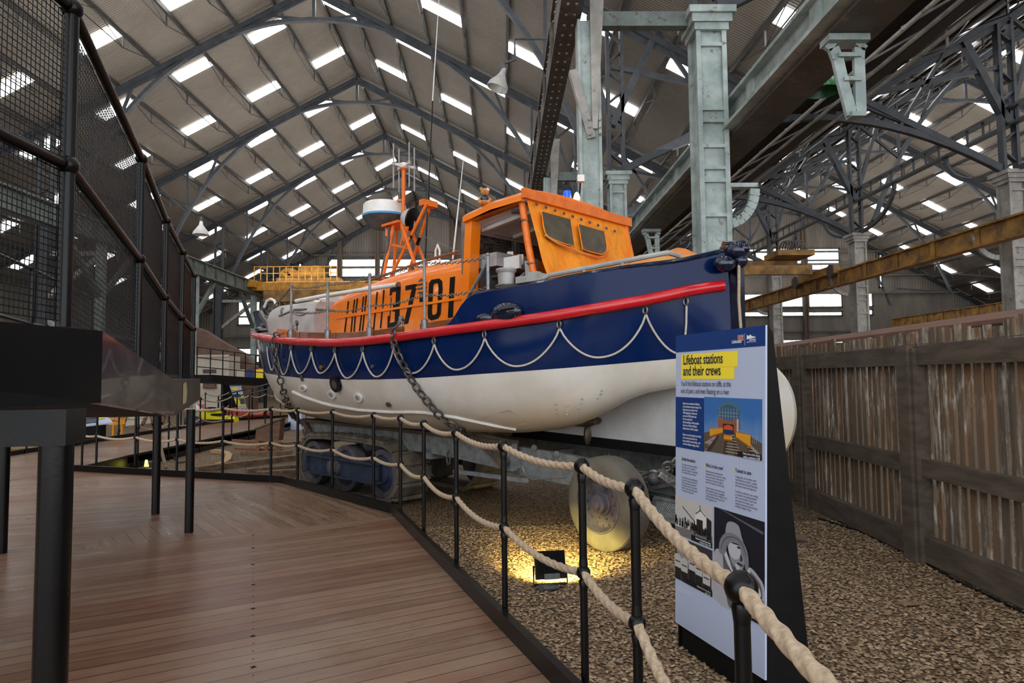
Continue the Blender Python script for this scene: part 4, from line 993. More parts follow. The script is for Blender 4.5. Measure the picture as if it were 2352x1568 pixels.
mb = MB(); mb.tube([bw(926, 516, 0), bw(927.5, 388, 0)], .035, 10); mb.lathe(bw(927.5, 392, 0), UP, [(0, .035), (.08, .1), (.1, .1)], 12); mb.box(bw(921, 461, 0), (.12, .12, .03)); mast = mb.build('mast', m_orange2, boat, True)
mb = MB(); h = bw(928, 381, 0); mb.sph(h, (.1, .1, .06), 12, 7)
for a in (0, math.pi/2): d = V((math.cos(a + .6), math.sin(a + .6), 0)); mb.tube([h - d*.2, h + d*.2], .025, 6)
mb.build('aerial_head', m_white, mast, True)
for a in range(4):
    d = V((math.cos(a*math.pi/2 + .6), math.sin(a*math.pi/2 + .6), 0))*.2; mb = MB(); mb.tube([h + d + UP*-.42, h + d + UP*.36], .013, 6); mb.lathe(h + d - UP*.03, UP, [(0, .03), (.06, .03)], 8); mb.build('dipole_aerial', m_grey, mast, True)
mb = MB(); mb.lathe(bw(919, 458, 0), UP, [(0, .04), (.12, .04), (.13, .03)], 12); mb.build('navigation_lamp', m_greyd, mast)
def whip(p0, p1, p2, v, n, ma, mb_):
    mb = MB(); mb.tube([bw(*p0, v), bw(*p1, v)], [.016, .013], 6); o = mb.build(n, ma, boat)
    mb = MB(); mb.tube([bw(*p1, v), bw(*p2, v)], [.011, .005], 6); mb.build('aerial_tip', mb_, o); return o
whip((975, 622), (993.5, 232), (1012, -60), -.1, 'whip_aerial', m_black, m_white)
whip((1040, 595), (1050, 500), (1064, 370), .2, 'whip_aerial', m_white, m_white)
mb = MB(); mb.tube([bw(1000, 612, .3), bw(1000.5, 575, .3), bw(1005, 562, .3), bw(1010, 575, .3), bw(1009, 610, .3)], .018, 6); mb.build('hoop_aerial', m_white, boat, True)
mb = MB(); mb.tube([bw(945, 530, .1), bw(1074, 587, .9)], .006, 4); mb.build('stay_wire', m_chaingrey, boat)
# cab roof lamps
b0 = bc(1303, 470, tA + .25)
mb = MB(); mb.lathe(b0, UP, [(-.12, .12), (-.02, .1), (.03, .06)], 16); mb.tube([b0 + NV*-.05 + UP*-.05, b0 - NV*.25 + UP*-.06, b0 - NV*.3 - AX*.1 + UP*-.12], .03, 6); lm = mb.build('beacon_base', m_orange2, roof, True)
blue = NT('blue_beacon_glass'); blue.set(c8(20, 90, 215), .08); blue.b.inputs['Emission Color'].default_value = c8(20,80,230); blue.b.inputs['Emission Strength'].default_value = .5
mb = MB(); mb.lathe(b0 + UP*.02, UP, [(0, .062), (.16, .055), (.17, .04)], 16); mb.build('blue_beacon', blue.m, lm, True)
b1 = bc(1325, 470, tA + .15)
mb = MB(); mb.lathe(b1, UP, [(-.06, .05), (.03, .05), (.04, .035)], 12); mb.build('lamp_socket', m_grey, lm); mb = MB(); mb.lathe(b1 + UP*.03, UP, [(0, .035), (.06, .045), (.12, .03), (.14, .01)], 12); mb.build('lit_bulb', emit('warm_bulb', (255,226,150), 7), lm, True)
# name plates on the stem end: nothing more is legible
# ---------------- teddy bear on the roof
tp = B(tF - .06, 1.0, zF + .05); tp = bw(1113, 472, 1.0)
t_ = thing('teddy_bear', 'small tan teddy bear in a blue vest sitting on the cab roof corner', 'soft toy', tp)
m_bear = mat('tan_plush', (206,150,92), .9, 0, (184,128,76), 40, bump=.4, bscale=120)
mb = MB(); mb.sph(tp + V((0, 0, .07)), (.055, .055, .075)); mb.sph(tp + V((.005, -.01, .175)), (.055, .055, .05))
for sx in (-1, 1):
    mb.sph(tp + V((sx*.042, 0, .218)), .022); mb.tube([tp + V((sx*.05, 0, .1)), tp + V((sx*.085, -.03, .05))], .02, 8); mb.tube([tp + V((sx*.03, -.01, .02)), tp + V((sx*.055, -.1, .015))], .026, 8); mb.sph(tp + V((sx*.055, -.1, .02)), .03)
mb.sph(tp + V((.005, -.055, .165)), (.025, .02, .02)); mb.build('plush_body', m_bear, t_, True)
mb = MB(); mb.sph(tp + V((0, 0, .085)), (.062, .06, .055)); mb.build('vest', m_navyd, t_, True)
mb = MB(); mb.sph(tp + V((.04, -.02, .2)), (.03, .03, .018)); mb.build('hat', m_white, t_, True)
mb = MB()
for sx in (-1, 1): mb.sph(tp + V((.005 + sx*.02, -.055, .185)), .006, 6, 4)
mb.sph(tp + V((.005, -.075, .17)), .008, 6, 4); mb.build('face_bead', m_black, t_)
# ---------------- securing chains
def hullchain(pts, name, lab, L=.16, r=.016):
    W = []
    for px, py, o in pts:
        v = 1.6
        for _ in range(5):
            q = bw(px, py, v); t, _, z = bt(q); t = max(.1, min(11.4, t)); v = (hv(t, min(z, zs(t))) if z > zb(t) else vb(t)) + o
        W.append(bw(px, py, v))
    fine = [];
    for a, b in zip(W, W[1:]): fine += [a.lerp(b, i/4) for i in range(4)]
    fine.append(W[-1]); mb = MB(); chain(mb, fine, L, r, 5); return tag(mb.build(name, m_chain, None, True), lab, 'chain')
hullchain([(921, 740, .06), (905, 755, .1), (901, 775, .1), (915, 815, .07), (932, 848, .06), (945, 872, .05), (960, 895, .05), (978, 918, .06), (1000, 945, .08), (1024, 968, .1), (1048, 983, .14), (1070, 996, .18)], 'securing_chain', 'heavy rusty chain hanging over the red strake amidships', .15, .0165)
hullchain([(652, 765, .02), (632, 770, .09), (629, 800, .09), (633, 830, .08), (640, 858, .08), (648, 890, .07), (655, 915, .06), (664, 940, .08), (676, 958, .1), (700, 975, .2)], 'securing_chain', 'rusty chain hanging down beside the bow', .15, .014)
mb = MB(); mb.tube([bw(628, 790, .6), bw(628, 860, .5), bw(630, 895, .5), bw(636, 915, .5), bw(650, 925, .6), bw(664, 935, .6)], .03, 8); tag(mb.build('mooring_rope', m_rope, None, True), 'slack grey rope dangling from the bow beside the chain', 'rope')
# ================================================================ carriage under the boat
BM = Matrix((AX, NV, UP)).transposed()
car = thing('launching_carriage', 'galvanised tracked carriage carrying the lifeboat, with one rubber front wheel', 'carriage', B(4, 0, 0))
def rail(v):
    mb = MB(); q = [(7.95, .82, 1.1), (5.5, .8, 1.07), (4.1, .78, 1.06), (2.6, .68, 1.02)]
    f = [B(t, v, z) for t, z, _ in q] + [B(t, v, z) for t, _, z in q[::-1]]; mb.prism(f, -NV*.1 if v > 0 else NV*.1)
    for t, a, b in q: pass
    return mb
for v in (.8, -.8): rail(v).build('main_girder', m_galv, car)
mb = MB()
for v in (.8, -.8):
    for (t0, z0), (t1, z1) in (((7.95, 1.12), (5.5, 1.09)), ((5.5, 1.09), (4.1, 1.07)), ((4.1, 1.07), (2.6, 1.03))): mb.bar(B(t0, v - .03, z0), B(t1, v - .03, z1), .2, .05)
mb.build('timber_bearer', m_rust, car)
mb = MB()
for t in (7.8, 6.0, 4.3, 2.7): mb.bar(B(t, .8, .78), B(t, -.8, .78), .16, .16)
mb.build('cross_member', m_galv, car)
# stern section frame with bolts
mb = MB(); mb.prism([B(t, .62, z) for t, z in ((2.9, .62), (2.9, .98), (1.9, .93), (1.05, .86), (1.05, .66), (1.7, .56))], -NV*.08); mb.prism([B(t, -.55, z) for t, z in ((2.9, .62), (2.9, .98), (1.05, .86), (1.05, .66))], NV*.08); mb.build('rear_frame', m_galv, car)
for x, y in ((1228, 1028), (1280, 1043)): mb = MB(); mb.lathe(bw(x, y, .63), NV, [(0, .04), (.02, .04), (.022, .022), (.035, .022)], 14); mb.build('frame_bolt', m_galv, car)
mb = MB(); mb.lathe(bw(1130, 992, .72), NV, [(-.3, .09), (.05, .09), (.06, .06)], 16); mb.build('roller', m_rust, car)
for a, b, w_, h_ in ((bw(1050, 985, .85), bw(1180, 1018, .75), .08, .08), (bw(1085, 1000, .85), bw(1150, 1060, .85), .05, .06), (bw(1140, 1040, .86), bw(1160, 1068, .86), .14, .08), (bw(700, 965, .82), bw(730, 1015, .8), .12, .1)): mb = MB(); mb.bar(a, b, w_, h_); mb.build('chain_shackle', m_rust, car)
mb = MB(); mb.bar(B(3.6, .9, .6), B(2.2, .95, .62), .05, .05); mb.build('side_bar', m_galv, car)
for x, y in ((703, 1000), (716, 995), (1030, 1050)): mb = MB(); mb.tube(oval(bw(x, y, .82), UP, AX, .2, .07, 10), .012, 5, closed=True); mb.build('hanging_loop', m_chaingrey, car)
mb = MB()
for t in (8.0, 7.6): mb.bar(B(t, .75, .95), B(t - .3, .7, .45), .09, .12)
mb.build('drop_bracket', m_rust, car)
def track(t0, t1, v0, v1):
    """one crawler bogie: belt, plates, three wheels, side beam"""
    R = .44; c0, c1, zc = t0, t1, .455
    path = []
    for i in range(13): a = -math.pi/2 - math.pi*i/12; path.append((c0 + R*math.cos(a), zc + R*math.sin(a)))
    path = [(c0 + R*math.sin(-math.pi*i/12) , zc - R*math.cos(math.pi*i/12)) for i in range(13)]
    path += [(c0 + (c1-c0)*i/8, zc + R + .03*math.sin(math.pi*i/8)) for i in range(1, 8)]
    path += [(c1 + R*math.sin(math.pi*i/12), zc + R*math.cos(math.pi*i/12)) for i in range(13)]
    path += [(c1 + (c0-c1)*i/8, zc - R) for i in range(1, 8)]
    mb = MB(); n = len(path); rows = []
    for i, (t, z) in enumerate(path): 
        dx, dz = t - (c0 if t < c0 else c1 if t > c1 else t), z - zc; L = math.hypot(dx, dz) or 1; ix, iz = t - dx/L*.05, z - dz/L*.05
        rows.append([B(t, v0, z), B(t, v1, z), B(ix, v1, iz), B(ix, v0, iz)])
    mb.grid(rows + [rows[0]], True); belt = mb.build('track_belt', m_track, car, 30)
    pts = [B(t, 0, z) for t, z in path]; per = [0]
    for a, b in zip(pts, pts[1:] + pts[:1]): per.append(per[-1] + (b - a).length)
    mb = MB(); K_ = 30
    for k in range(K_):
        s = per[-1]*k/K_; i = max(j for j in range(n) if per[j] <= s); a, b = pts[i], pts[(i+1) % n]; d = (b - a).normalized(); c = a + d*(s - per[i]); nn = d.cross(NV).normalized()
        mid = B((c0+c1)/2, 0, zc); nn = nn if nn.dot(c - mid) > 0 else -nn
        L = per[-1]/K_*.93; o = NV*((v0+v1)/2); mb.box(c + o + nn*.018, (L, abs(v1-v0) + .03, .035), Matrix((d, NV, nn)).transposed())
        mb.box(c + o + nn*.04 + d*L*.4, (.035, abs(v1-v0)*.9, .03), Matrix((d, NV, nn)).transposed())
    mb.build('track_shoe', m_track, belt)
    vo = max(v0, v1) if v0 > 0 else min(v0, v1); sg = 1 if v0 > 0 else -1; f = NV*sg
    for j in range(3):
        t = c0 + (c1-c0)*(j/2); r = .365; c = B(t, vo - sg*.1, zc - .02)
        mb = MB(); mb.lathe(c, f, [(-.12, r), (.07, r), (.07, r*.78), (.03, r*.74)], 32); w = mb.build('road_wheel', m_wheelgrey, car, 35)
        mb = MB(); mb.lathe(c + f*.025, f, [(0, r*.74), (.01, r*.7), (.01, r*.42), (.05, r*.4), (.06, r*.3)], 28); mb.build('wheel_hub', m_bluewheel, w, 35)
    mb = MB(); c = B((c0+c1)/2, vo + sg*.05, zc + .01)
    mb.bar(B(c0 - .02, vo + sg*.04, zc), B(c1 + .02, vo + sg*.04, zc), .05, .26); mb.bar(B(c0 - .05, vo + sg*.07, zc + .14), B(c1 + .05, vo + sg*.07, zc + .14), .14, .03); mb.bar(B(c0 - .05, vo + sg*.07, zc - .14), B(c1 + .05, vo + sg*.07, zc - .14), .14, .03)
    for t in (c0, c1): mb.box(B(t, vo + sg*.09, zc), (.1, .06, .2), BM)
    sb = mb.build('side_beam', m_bluewheel, car)
    mb = MB(); mb.lathe(B((c0+c1)/2 + .12, vo + sg*.06, zc), f, [(0, .15), (.05, .15)], 20); mb.lathe(B((c0+c1)/2 + .12, vo + sg*.11, zc), f, [(0, .13), (.05, .13), (.051, .09), (.07, .085)], 6); mb.build('axle_nut', m_wheelgrey, sb)
track(5.1, 7.15, .5, 1.08); track(5.1, 7.15, -.5, -1.08)
mb = MB(); mb.bar(B(6.1, .6, .55), B(6.1, -.6, .55), .2, .2); mb.bar(B(6.1, .6, .55), B(6.1, .72, .85), .2, .2); mb.build('bogie_axle', m_greyd, car)
# front rubber wheel
tw = at_z(1398, 1262, 0); wc = tw + V((0, 0, .5)); wa = V((-.8, -.6, 0)).normalized()
mb = MB(); mb.lathe(wc, wa, [(-.16, .3), (-.165, .38), (-.15, .45), (-.12, .49), (-.11, .485), (-.1, .495), (-.05, .5), (-.045, .49), (-.035, .5), (.035, .5), (.045, .49), (.05, .5), (.1, .495), (.11, .485), (.12, .49), (.15, .45), (.165, .38), (.16, .31), (.1, .29)], 48, 0); ty = mb.build('tyre', m_tyre, car, 35)
mb = MB(); mb.lathe(wc, wa, [(.09, .3), (.16, .305), (.165, .29), (.1, .27), (.07, .25), (.075, .13), (.1, .12), (.105, .1), (.16, .095), (.17, .06), (.2, .055), (.205, .02)], 36, 2); ri = mb.build('wheel_rim', m_wheelgrey, ty, 35)
mb = MB(); u = wa.cross(UP).normalized()
for ring_, cnt in ((.235, 16), (.165, 10)):
    for k in range(cnt): a = 2*math.pi*k/cnt; mb.lathe(wc + wa*.075 + (u*math.cos(a) + UP*math.sin(a))*ring_, wa, [(0, .014), (.02, .012)], 6)
mb.build('wheel_nut', m_wheelgrey, ri)
wc2 = B(bt(tw)[0], -.95, .5); mb = MB(); mb.lathe(wc2, wa, [(-.16, .3), (-.15, .45), (-.12, .49), (.12, .49), (.15, .45), (.16, .3)], 40); mb.build('tyre', m_tyre, car, 35)
mb = MB(); mb.bar(wc, wc2, .16, .16); mb.bar(B(1.9, 0, .62), B(.4, 0, .5), .3, .22); mb.build('front_axle', m_greyd, car)
# tow gear beside the wheel
g0 = B(-.15, .55, 0)
mb = MB(); a, b = bw(1518, 1092, .45), bw(1562, 1118, .45); d = (b - a).normalized(); u = d.orthogonal().normalized(); w_ = d.cross(u)
mb.tube([a + d*(b-a).length*i/90 + (u*math.cos(i*.9) + w_*math.sin(i*.9))*.06 for i in range(91)], .018, 5); mb.build('coil_spring', m_chaingrey, car)
mb = MB(); mb.sph(bw(1505, 1100, .45), (.09, .08, .08)); mb.bar(bw(1492, 1115, .45), bw(1560, 1128, .4), .1, .1); mb.bar(bw(1500, 1120, .5), bw(1560, 1108, .5), .04, .04); mb.box(bw(1520, 1122, .3), (.4, .3, .12), BM); mb.build('tow_bracket', m_greyd, car)
fr = [(1503, 1142), (1560, 1152), (1560, 1196), (1505, 1186)]; q = [bw(x, y, .5) for x, y in fr]
mb = MB()
for a, b in zip(q, q[1:] + q[:1]): mb.bar(a, b, .03, .03)
mb.bar(q[3], q[2] , .1, .05); st = mb.build('step_frame', m_galv, car)
mb = MB()
for i in range(-6, 12):
    for sg in (1, -1):
        pts = []
        for s in range(13):
            x = i/10 + s/12*.6; y = s/12 if sg > 0 else 1 - s/12
            if -.001 <= x <= 1.001: pts.append(q[0].lerp(q[1], x).lerp(q[3].lerp(q[2], x), y))
        if len(pts) > 1: mb.tube([pts[0], pts[-1]], .007, 4)
mb.build('step_mesh', m_galv, st)
mb = MB(); chain(mb, sag(bw(1556, 1048, .4), bw(1478, 1094, .45), .05, 8), .14, .018); chain(mb, sag(bw(1556, 1060, .3), bw(1490, 1098, .35), .05, 8), .14, .018); mb.build('tow_chain', m_chaingrey, car)
mb = MB(); mb.prism([bw(1520, 1095, -.2), bw(1560, 1050, -.2), bw(1620, 1060, -.2), bw(1620, 1110, -.2)], NV*.1); mb.build('drawbar_plate', m_navyd, car)
mb = MB(); mb.tube([bw(1200, 1072, .62), bw(1208, 1092, .62), bw(1225, 1101, .62), bw(1300, 1095, .62)], .012, 6); mb.prism([bw(1200, 1074, .6), bw(1208, 1090, .6), bw(1225, 1099, .6), bw(1300, 1092, .6), bw(1300, 1080, .6)], NV*.01); mb.build('side_guard', m_galv, car)
mb = MB(); mb.tube(sag(bw(1425, 1045, .2), bw(1460, 1072, .3), .15), .012, 5); mb.tube(sag(bw(1398, 1040, .2), bw(1410, 1070, .3), .1), .012, 5); mb.build('hydraulic_hose', m_black, car)

# ================================================================ deck, kerb, rope fence
DZ = .25
D = lambda x, y: at_z(x, y, DZ)
k1, k2, k3, k4 = D(171, 1082), D(645, 1109), D(897, 1179), D(1265, 1568)
dr = (k4 - k3).normalized(); k5 = k3 + dr*((2.95 - k3.y)/dr.y); k6 = V((k5.x + .02, -3, DZ))
Lb, Lf = V((-10.9, -3, DZ)), V((-10.9, 14.6, DZ)); pa = V((-7.9, 26.5, DZ)); pb = V((-10.9, 26.5, DZ))
s1, s2 = D(168, 1265), D(814, 1196)           # joint between near boards and turned boards
d12 = (s2 - s1).normalized(); s0 = s1 - d12*8
def isect(p, d, q, r):
    """where the line p + d meets the line through q and r (plan)"""
    e = r - q; den = d.x*e.y - d.y*e.x; return p + d*(((q.x-p.x)*e.y - (q.y-p.y)*e.x)/den)
sE = isect(s1, d12, k2, k3); on34 = sE.y < k3.y
if on34: sE = isect(s1, d12, k3, k4)
v1, v2 = s1 + (s1 - s2)*.02, D(560, 1128)           # joint between turned boards and the far boards
vE = isect(v1, (v2 - v1).normalized(), k1, k2)
def deckpoly(pts, name, m):
    mb = MB(); mb.prism([V((p.x, p.y, DZ - .12)) for p in pts], V((0, 0, .12))); struct(mb, name, m)
deckpoly([k6, k5] + ([sE] if on34 else [k3, sE]) + [s1, s0, V((-10.9, -3, DZ))], 'deck_floor', m_deck1)
deckpoly([s1, sE] + ([k3] if on34 else []) + [k2, vE, v1], 'deck_floor', m_deck2)
deckpoly([s0, s1, v1, vE, k1, V((-7.9, k1.y + .4, DZ)), V((-10.9, k1.y + .4, DZ)), V((-10.9, s0.y, DZ))], 'deck_floor', m_deck3)
deckpoly([V((-10.9, k1.y + .4, DZ)), V((-7.9, k1.y + .4, DZ)), pa, pb], 'deck_floor', m_deck3)
deckpoly([V((-10.9, 26.5, DZ)), V((-7.9, 26.5, DZ)), V((-2.5, 33, DZ)), V((-4, 36, DZ))], 'deck_floor', m_deck3)
def kerb(pts, n, h=.11, out=.05, skirt=.0):
    mb = MB()
    for a, b in zip(pts, pts[1:]):
        d = (b - a).normalized(); s = d.cross(UP); mb.prism([a - d*.02 + UP*-.25, b + d*.02 + UP*-.25, b + d*.02 + UP*h, a - d*.02 + UP*h], s*out)
    struct(mb, 'trim_%d' % n, m_black)
kerb([k1, k2, k3, k5, k6], 20, out=-.05)
kerb([k1 + V((-.05, .1, 0)), V((-7.9, k1.y + 2, DZ)), pa, V((-2.5, 33, DZ))], 21, .05, out=-.05)
kerb([V((-10.9, 13.2, DZ)), pb, V((-4, 36, DZ))], 22, .1, out=.05)
mb = MB()
for i in range(26):
    p = at_z(582 - (i % 3)*.6, 1228 + i*i*.26 + i*6.4, DZ + .001); w_ = .004 + .003*(i % 2)
    mb.box(p, (.012 if i % 4 == 0 else .006, .03 if i % 4 == 0 else .008, .002)); 
    if i % 4 == 0: mb.box(p, (.035, .006, .002))
struct(mb, 'trim_23', m_blacksoft)
def rope_post(p, h, lab, grp, r=.02):
    t = thing('rope_post', lab, 'post', V((p.x, p.y, 0)), grp); z0 = 0; zt = p.z + h
    P = V((p.x, p.y, 0)); mb = MB(); mb.tube([P, P + UP*(zt - .03)], r, 12); mb.build('pole', m_black, t, True)
    for zz, rr in ((zt, .041), (zt - .53, .036)):
        mb = MB(); mb.lathe(P + UP*(zz - .055), UP, [(-.03, r), (.01, r*1.25)] + [(.055 - rr*math.cos(a), max(r*.9, rr*math.sin(a))) for a in [.55 + i*(math.pi*.82 - .55)/7 for i in range(8)]] + ([(.055 + rr*.95, rr*.45), (.055 + rr, .004)] if zz == zt else [(.055 + rr*.95, r*1.15), (.13, r)]), 16); mb.build('ball_joint', m_black, t, True)
    return P + UP*zt
bp_ = [(188,1064),(221,1065),(310,1070),(406,1078),(511,1084),(622,1091),(683,1100),(763,1116),(858,1145),(920,1168),(974,1213),(1049,1286),(1160,1392),(1344,1553)]
posts = [at_z(x, y, .36) for x, y in bp_] 
for x, y, z in ((1457, 1122, 1.40), (1702, 1350, 1.33)): q = at_z(x, y, z); posts.append(V((q.x, q.y, z - 1.04)))
posts.append(V((posts[-1].x + .0, .35, .29)))
N = len(posts) - 1
names = ['black rope post where the two walkways meet', 'second black rope post from the walkway junction', 'third black rope post from the walkway junction', 'fourth black rope post from the walkway junction, behind the mesh walkway leg', 'black rope post before the yellow inflatable', 'black rope post before the wooden lectern', 'black rope post where the kerb bends, before the track', 'black rope post before the first track wheel', 'black rope post before the last track wheel', 'black rope post beside the track end', 'black rope post at the inner kerb corner', 'black rope post under the hanging chain', 'black rope post between the track and the rubber wheel', 'black rope post in front of the wheel, by the floodlight', 'second black rope post from the information board side, thick and close', 'big black rope post standing across the information board']
tp_ = []
for i in range(N):
    tp_.append(rope_post(posts[i], 1.04, names[i], 'rope posts along the near walkway kerb'))
tp_.append(posts[-1].copy()); tp_[-1].z = 1.33
def rope(pts, sg, name, lab, r=.02, sub=14):
    full = []
    for a, b in zip(pts, pts[1:]):
        L = (b - a).length; full += sag(a, b, sg*L, sub)[:-1]
    full.append(pts[-1])
    # two-strand twist as a swept, twisted three-lobe profile
    mb = MB(); n = 18; dist = 0; rings = []; dense = []
    for a, b in zip(full, full[1:]):
        k = max(1, int((b - a).length/(.006 if a.y < 5 else .014))); dense += [a.lerp(b, i/k) for i in range(k)]
    dense.append(full[-1])
    for i, p in enumerate(dense):
        d = (dense[min(i+1, len(dense)-1)] - dense[max(0, i-1)]).normalized(); u = d.cross(UP).normalized(); w = d.cross(u)
        if i: dist += (p - dense[i-1]).length
        tw = dist/.085*2*math.pi/3
        rings.append([p + (u*math.cos(a) + w*math.sin(a))*r*(1 + .12*math.cos(3*(a - tw))) for a in [2*math.pi*j/n for j in range(n)]])
    mb.grid(rings, True); return tag(mb.build(name, m_rope, None, 179), lab, 'rope')
rope(tp_, .035, 'barrier_rope', 'thick beige upper rope threaded through the near post tops')
rope([p - UP*.53 for p in tp_], .05, 'barrier_rope', 'thick beige lower rope threaded through the near posts at mid height')
# ================================================================ information board
bl = at_z(1551, 1428, .16); br = at_z(1757, 1562, .16); ux = (br - bl); WB = ux.length; ux = ux.normalized(); bn = ux.cross(UP).normalized(); UX = br - bl
if bn.dot(EYE - bl) < 0: bn = -bn
bt_l = pl(1553, 767.5, bl, bn); bt_r = pl(1758, 750.5, bl, bn); VX = ((bt_l - bl) + (bt_r - br))/2; HBD = VX.length; VU = VX.normalized()
brd = thing('information_board', 'tall lavender information board titled about lifeboat stations and crews, behind the biggest rope post', 'sign', V(((bl.x+br.x)/2, (bl.y+br.y)/2, 0)))
def bpx(px, py, off=0): 
    q = pl(px, py, bl, bn); return q + bn*off
def buv(u, v, off=0): return bl + UX*u + VX*(1 - v) + bn*off
def puv(px, py): q = pl(px, py, bl, bn) - bl; h = q.z/VX.z; return (q - VX*h).dot(ux)/WB, 1 - h
mb = MB(); mb.prism([buv(0, 0), buv(1, 0), buv(1, 1), buv(0, 1)], -bn*.012); face = mb.build('front_panel', m_lav, brd)
mb = MB(); dn = -bn
mb.prism([buv(.985, .0, -.015), buv(.985, 1.0, -.015), buv(.985, 1.09, -.015), buv(.985, 1.09, -.34), buv(.985, .02, -.05)], ux*.012); mb.prism([buv(.015, .0, -.015), buv(.015, 1.09, -.015), buv(.015, 1.09, -.34), buv(.015, .02, -.05)], ux*.012)
mb.prism([buv(.05, .0, -.04), buv(.95, .0, -.04), buv(.95, 1.09, -.33), buv(.05, 1.09, -.33)], dn*.01); mb.prism([buv(.06, .6, -.02), buv(.94, .6, -.02), buv(.94, 1.09, -.02), buv(.06, 1.09, -.02)], dn*.01)
mb.build('back_support', m_blacksoft, brd)
def rect(mb, u0, v0, u1, v1, off=.0015): mb.poly([buv(u0, v1, off), buv(u1, v1, off), buv(u1, v0, off), buv(u0, v0, off)])
def sheet(name, m, u0, v0, u1, v1, off=.0015, parent=None): mb = MB(); rect(mb, u0, v0, u1, v1, off); return mb.build(name, m, parent or face)
TXM = {}
BMX = Matrix((ux, VU, bn)).transposed().to_4x4()
def text(body, u, v, h, m, parent=face, sx=.82, sp=1.0, al='LEFT', off=.004, bold=0, rot=None, name='lettering'):
    c = bpy.data.curves.new(name, 'FONT'); c.body = body; c.size = h; c.space_line = sp; c.align_x = al; c.offset = bold; c.materials.append(m)
    o = bpy.data.objects.new(name, c); COL.objects.link(o); o.parent = parent
    TXM[o] = Matrix.Translation(buv(u, v, off) - WP[parent.name]) @ BMX @ Matrix.Diagonal((sx, 1, 1, 1)); return o
sheet('header_band', m_blueprint, 0, 0, 1, .0587)
# logos in the header
u, v = puv(1702, 775.5); 
mb = MB(); rect(mb, u - .028, v - .0082, u + .028, v + .0082, .003); fl = mb.build('flag_emblem', m_whiteink, face)
mb = MB(); rect(mb, u - .006, v - .0082, u + .006, v + .0082, .004); rect(mb, u - .028, v - .002, u + .028, v + .002, .004); mb.build('emblem_cross', mat('emblem_red', (214,84,40), .5), fl)
mb = MB(); 
for sx in (-1, 1):
    for sy in (-1, 1): rect(mb, u + sx*.017 - .006, v + sy*.0052 - .002, u + sx*.017 + .006, v + sy*.0052 + .002, .004)
mb.build('emblem_mark', m_ink, fl)
a = puv(1682, 788.5); text('Lifeboats', a[0], a[1], .027, m_whiteink, sx=.95, bold=.0004)
mb = MB(); a = puv(1711.5, 779); rect(mb, a[0] - .001, a[1] - .018, a[0] + .001, a[1] + .018, .003); mb.build('divider_line', m_whiteink, face)
a = puv(1716, 775); mb = MB(); mb.poly([buv(a[0] + x, a[1] + y, .003) for x, y in ((0, .006), (.002, -.008), (.02, -.004), (.035, -.008), (.05, -.003), (.085, .0), (.085, .002), (.03, .004))]); mb.build('ship_emblem', m_whiteink, face)
a = puv(1722, 783); text('HISTORIC', a[0], a[1], .017, m_whiteink, sx=.8, bold=.0003); a = puv(1716, 787); text('LIFEBOAT COLLECTION', a[0], a[1], .0095, m_whiteink, sx=.8)
q0, q1 = puv(1565, 814), puv(1695, 867); qm = puv(1688, 842)
sheet('title_block', m_yelprint, q0[0], q0[1], q1[0], qm[1]); sheet('title_block', m_yelprint, q0[0], qm[1] - .001, q1[0] - .035, q1[1] + .004)
a = puv(1570, 837); text('Lifeboat stations', a[0], a[1], .092, m_ink, sx=.72, bold=.0012); a = puv(1570, 862); text('and their crews', a[0], a[1], .092, m_ink, sx=.72, bold=.0012)
a = puv(1565, 886); text("You'll find lifeboat stations on cliffs, at the\nend of piers, and even floating on a river", a[0], a[1], .049, m_ink, sx=.66, sp=.98)
q0, q1 = puv(1553, 911), puv(1618, 1038); sheet('blue_block', m_blueprint, 0, q0[1], q1[0], q1[1] - .001)
a = puv(1567, 928); text('Stations have evolved as lifeboats\nand architectural tastes change. The\nfirst honorary architect from\n1850 designed or influenced\nmore than 200 boathouses.\nHe also worked on\nchurch buildings, which explains\nwhy some Victorian lifeboat\nstations look a bit like chapels.\n\nStations are still updated and rebuilt\nto be worthy homes for the\nbest possible kit and training - and\nto fit new lifeboat designs inside.', a[0] + .015, a[1], .0205, m_whiteink, sx=.72, sp=1.02, bold=.0002)
cols = [(1567, 1056, 'Inside the station', 'The station is the hub for lifeboat\nand shore crews. The lifeboat\noperations manager is responsible\nfor calling them out on a shout.\n\nThe building houses the lifeboat(s),\nplus crew protective kit, first aid\nand communications equipment -\nall ready for action at a moment\'s\nnotice. There\'s also kitchen space\nfor those vital mugs of tea.'),
        (1622, 1071, "Who's in the crew?", 'Lifeboat crews have always been\nvolunteers from the local area. Today\nthey must be able to leave work or\nloved ones and reach the station\nwithin 15 minutes of a call for help.\n\nIn small, remote communities, many\nfamily members may serve together.\nFrom the early 1900s to 1950s, the Tart\nand Oiller families made up most of\nthe Dungeness crew.'),
        (1690, 1083, 'Trained to save', "Traditionally, crew members were\nlocal fishermen and sailors - people\nwho understood the sea. Now most\ndon't have a maritime background.\n\nThe RNLI provides first class training\nso volunteers can keep themselves\nsafe - and save others. Crews train\neach week at the station, plus\nspecialist courses and sea survival at\nthe RNLI College in Poole.")]
for x, y, hd, bd in cols:
    a = puv(x, y); text(hd, a[0], a[1], .032, m_ink, sx=.72, bold=.0005); text(bd, a[0], a[1] + .017, .0188, m_ink, sx=.72, sp=.93)
    mb = MB(); rect(mb, a[0] - .013, a[1] - .012, a[0] - .008, a[1] + .002, .003); mb.build('bullet_mark', m_yelprint, face)
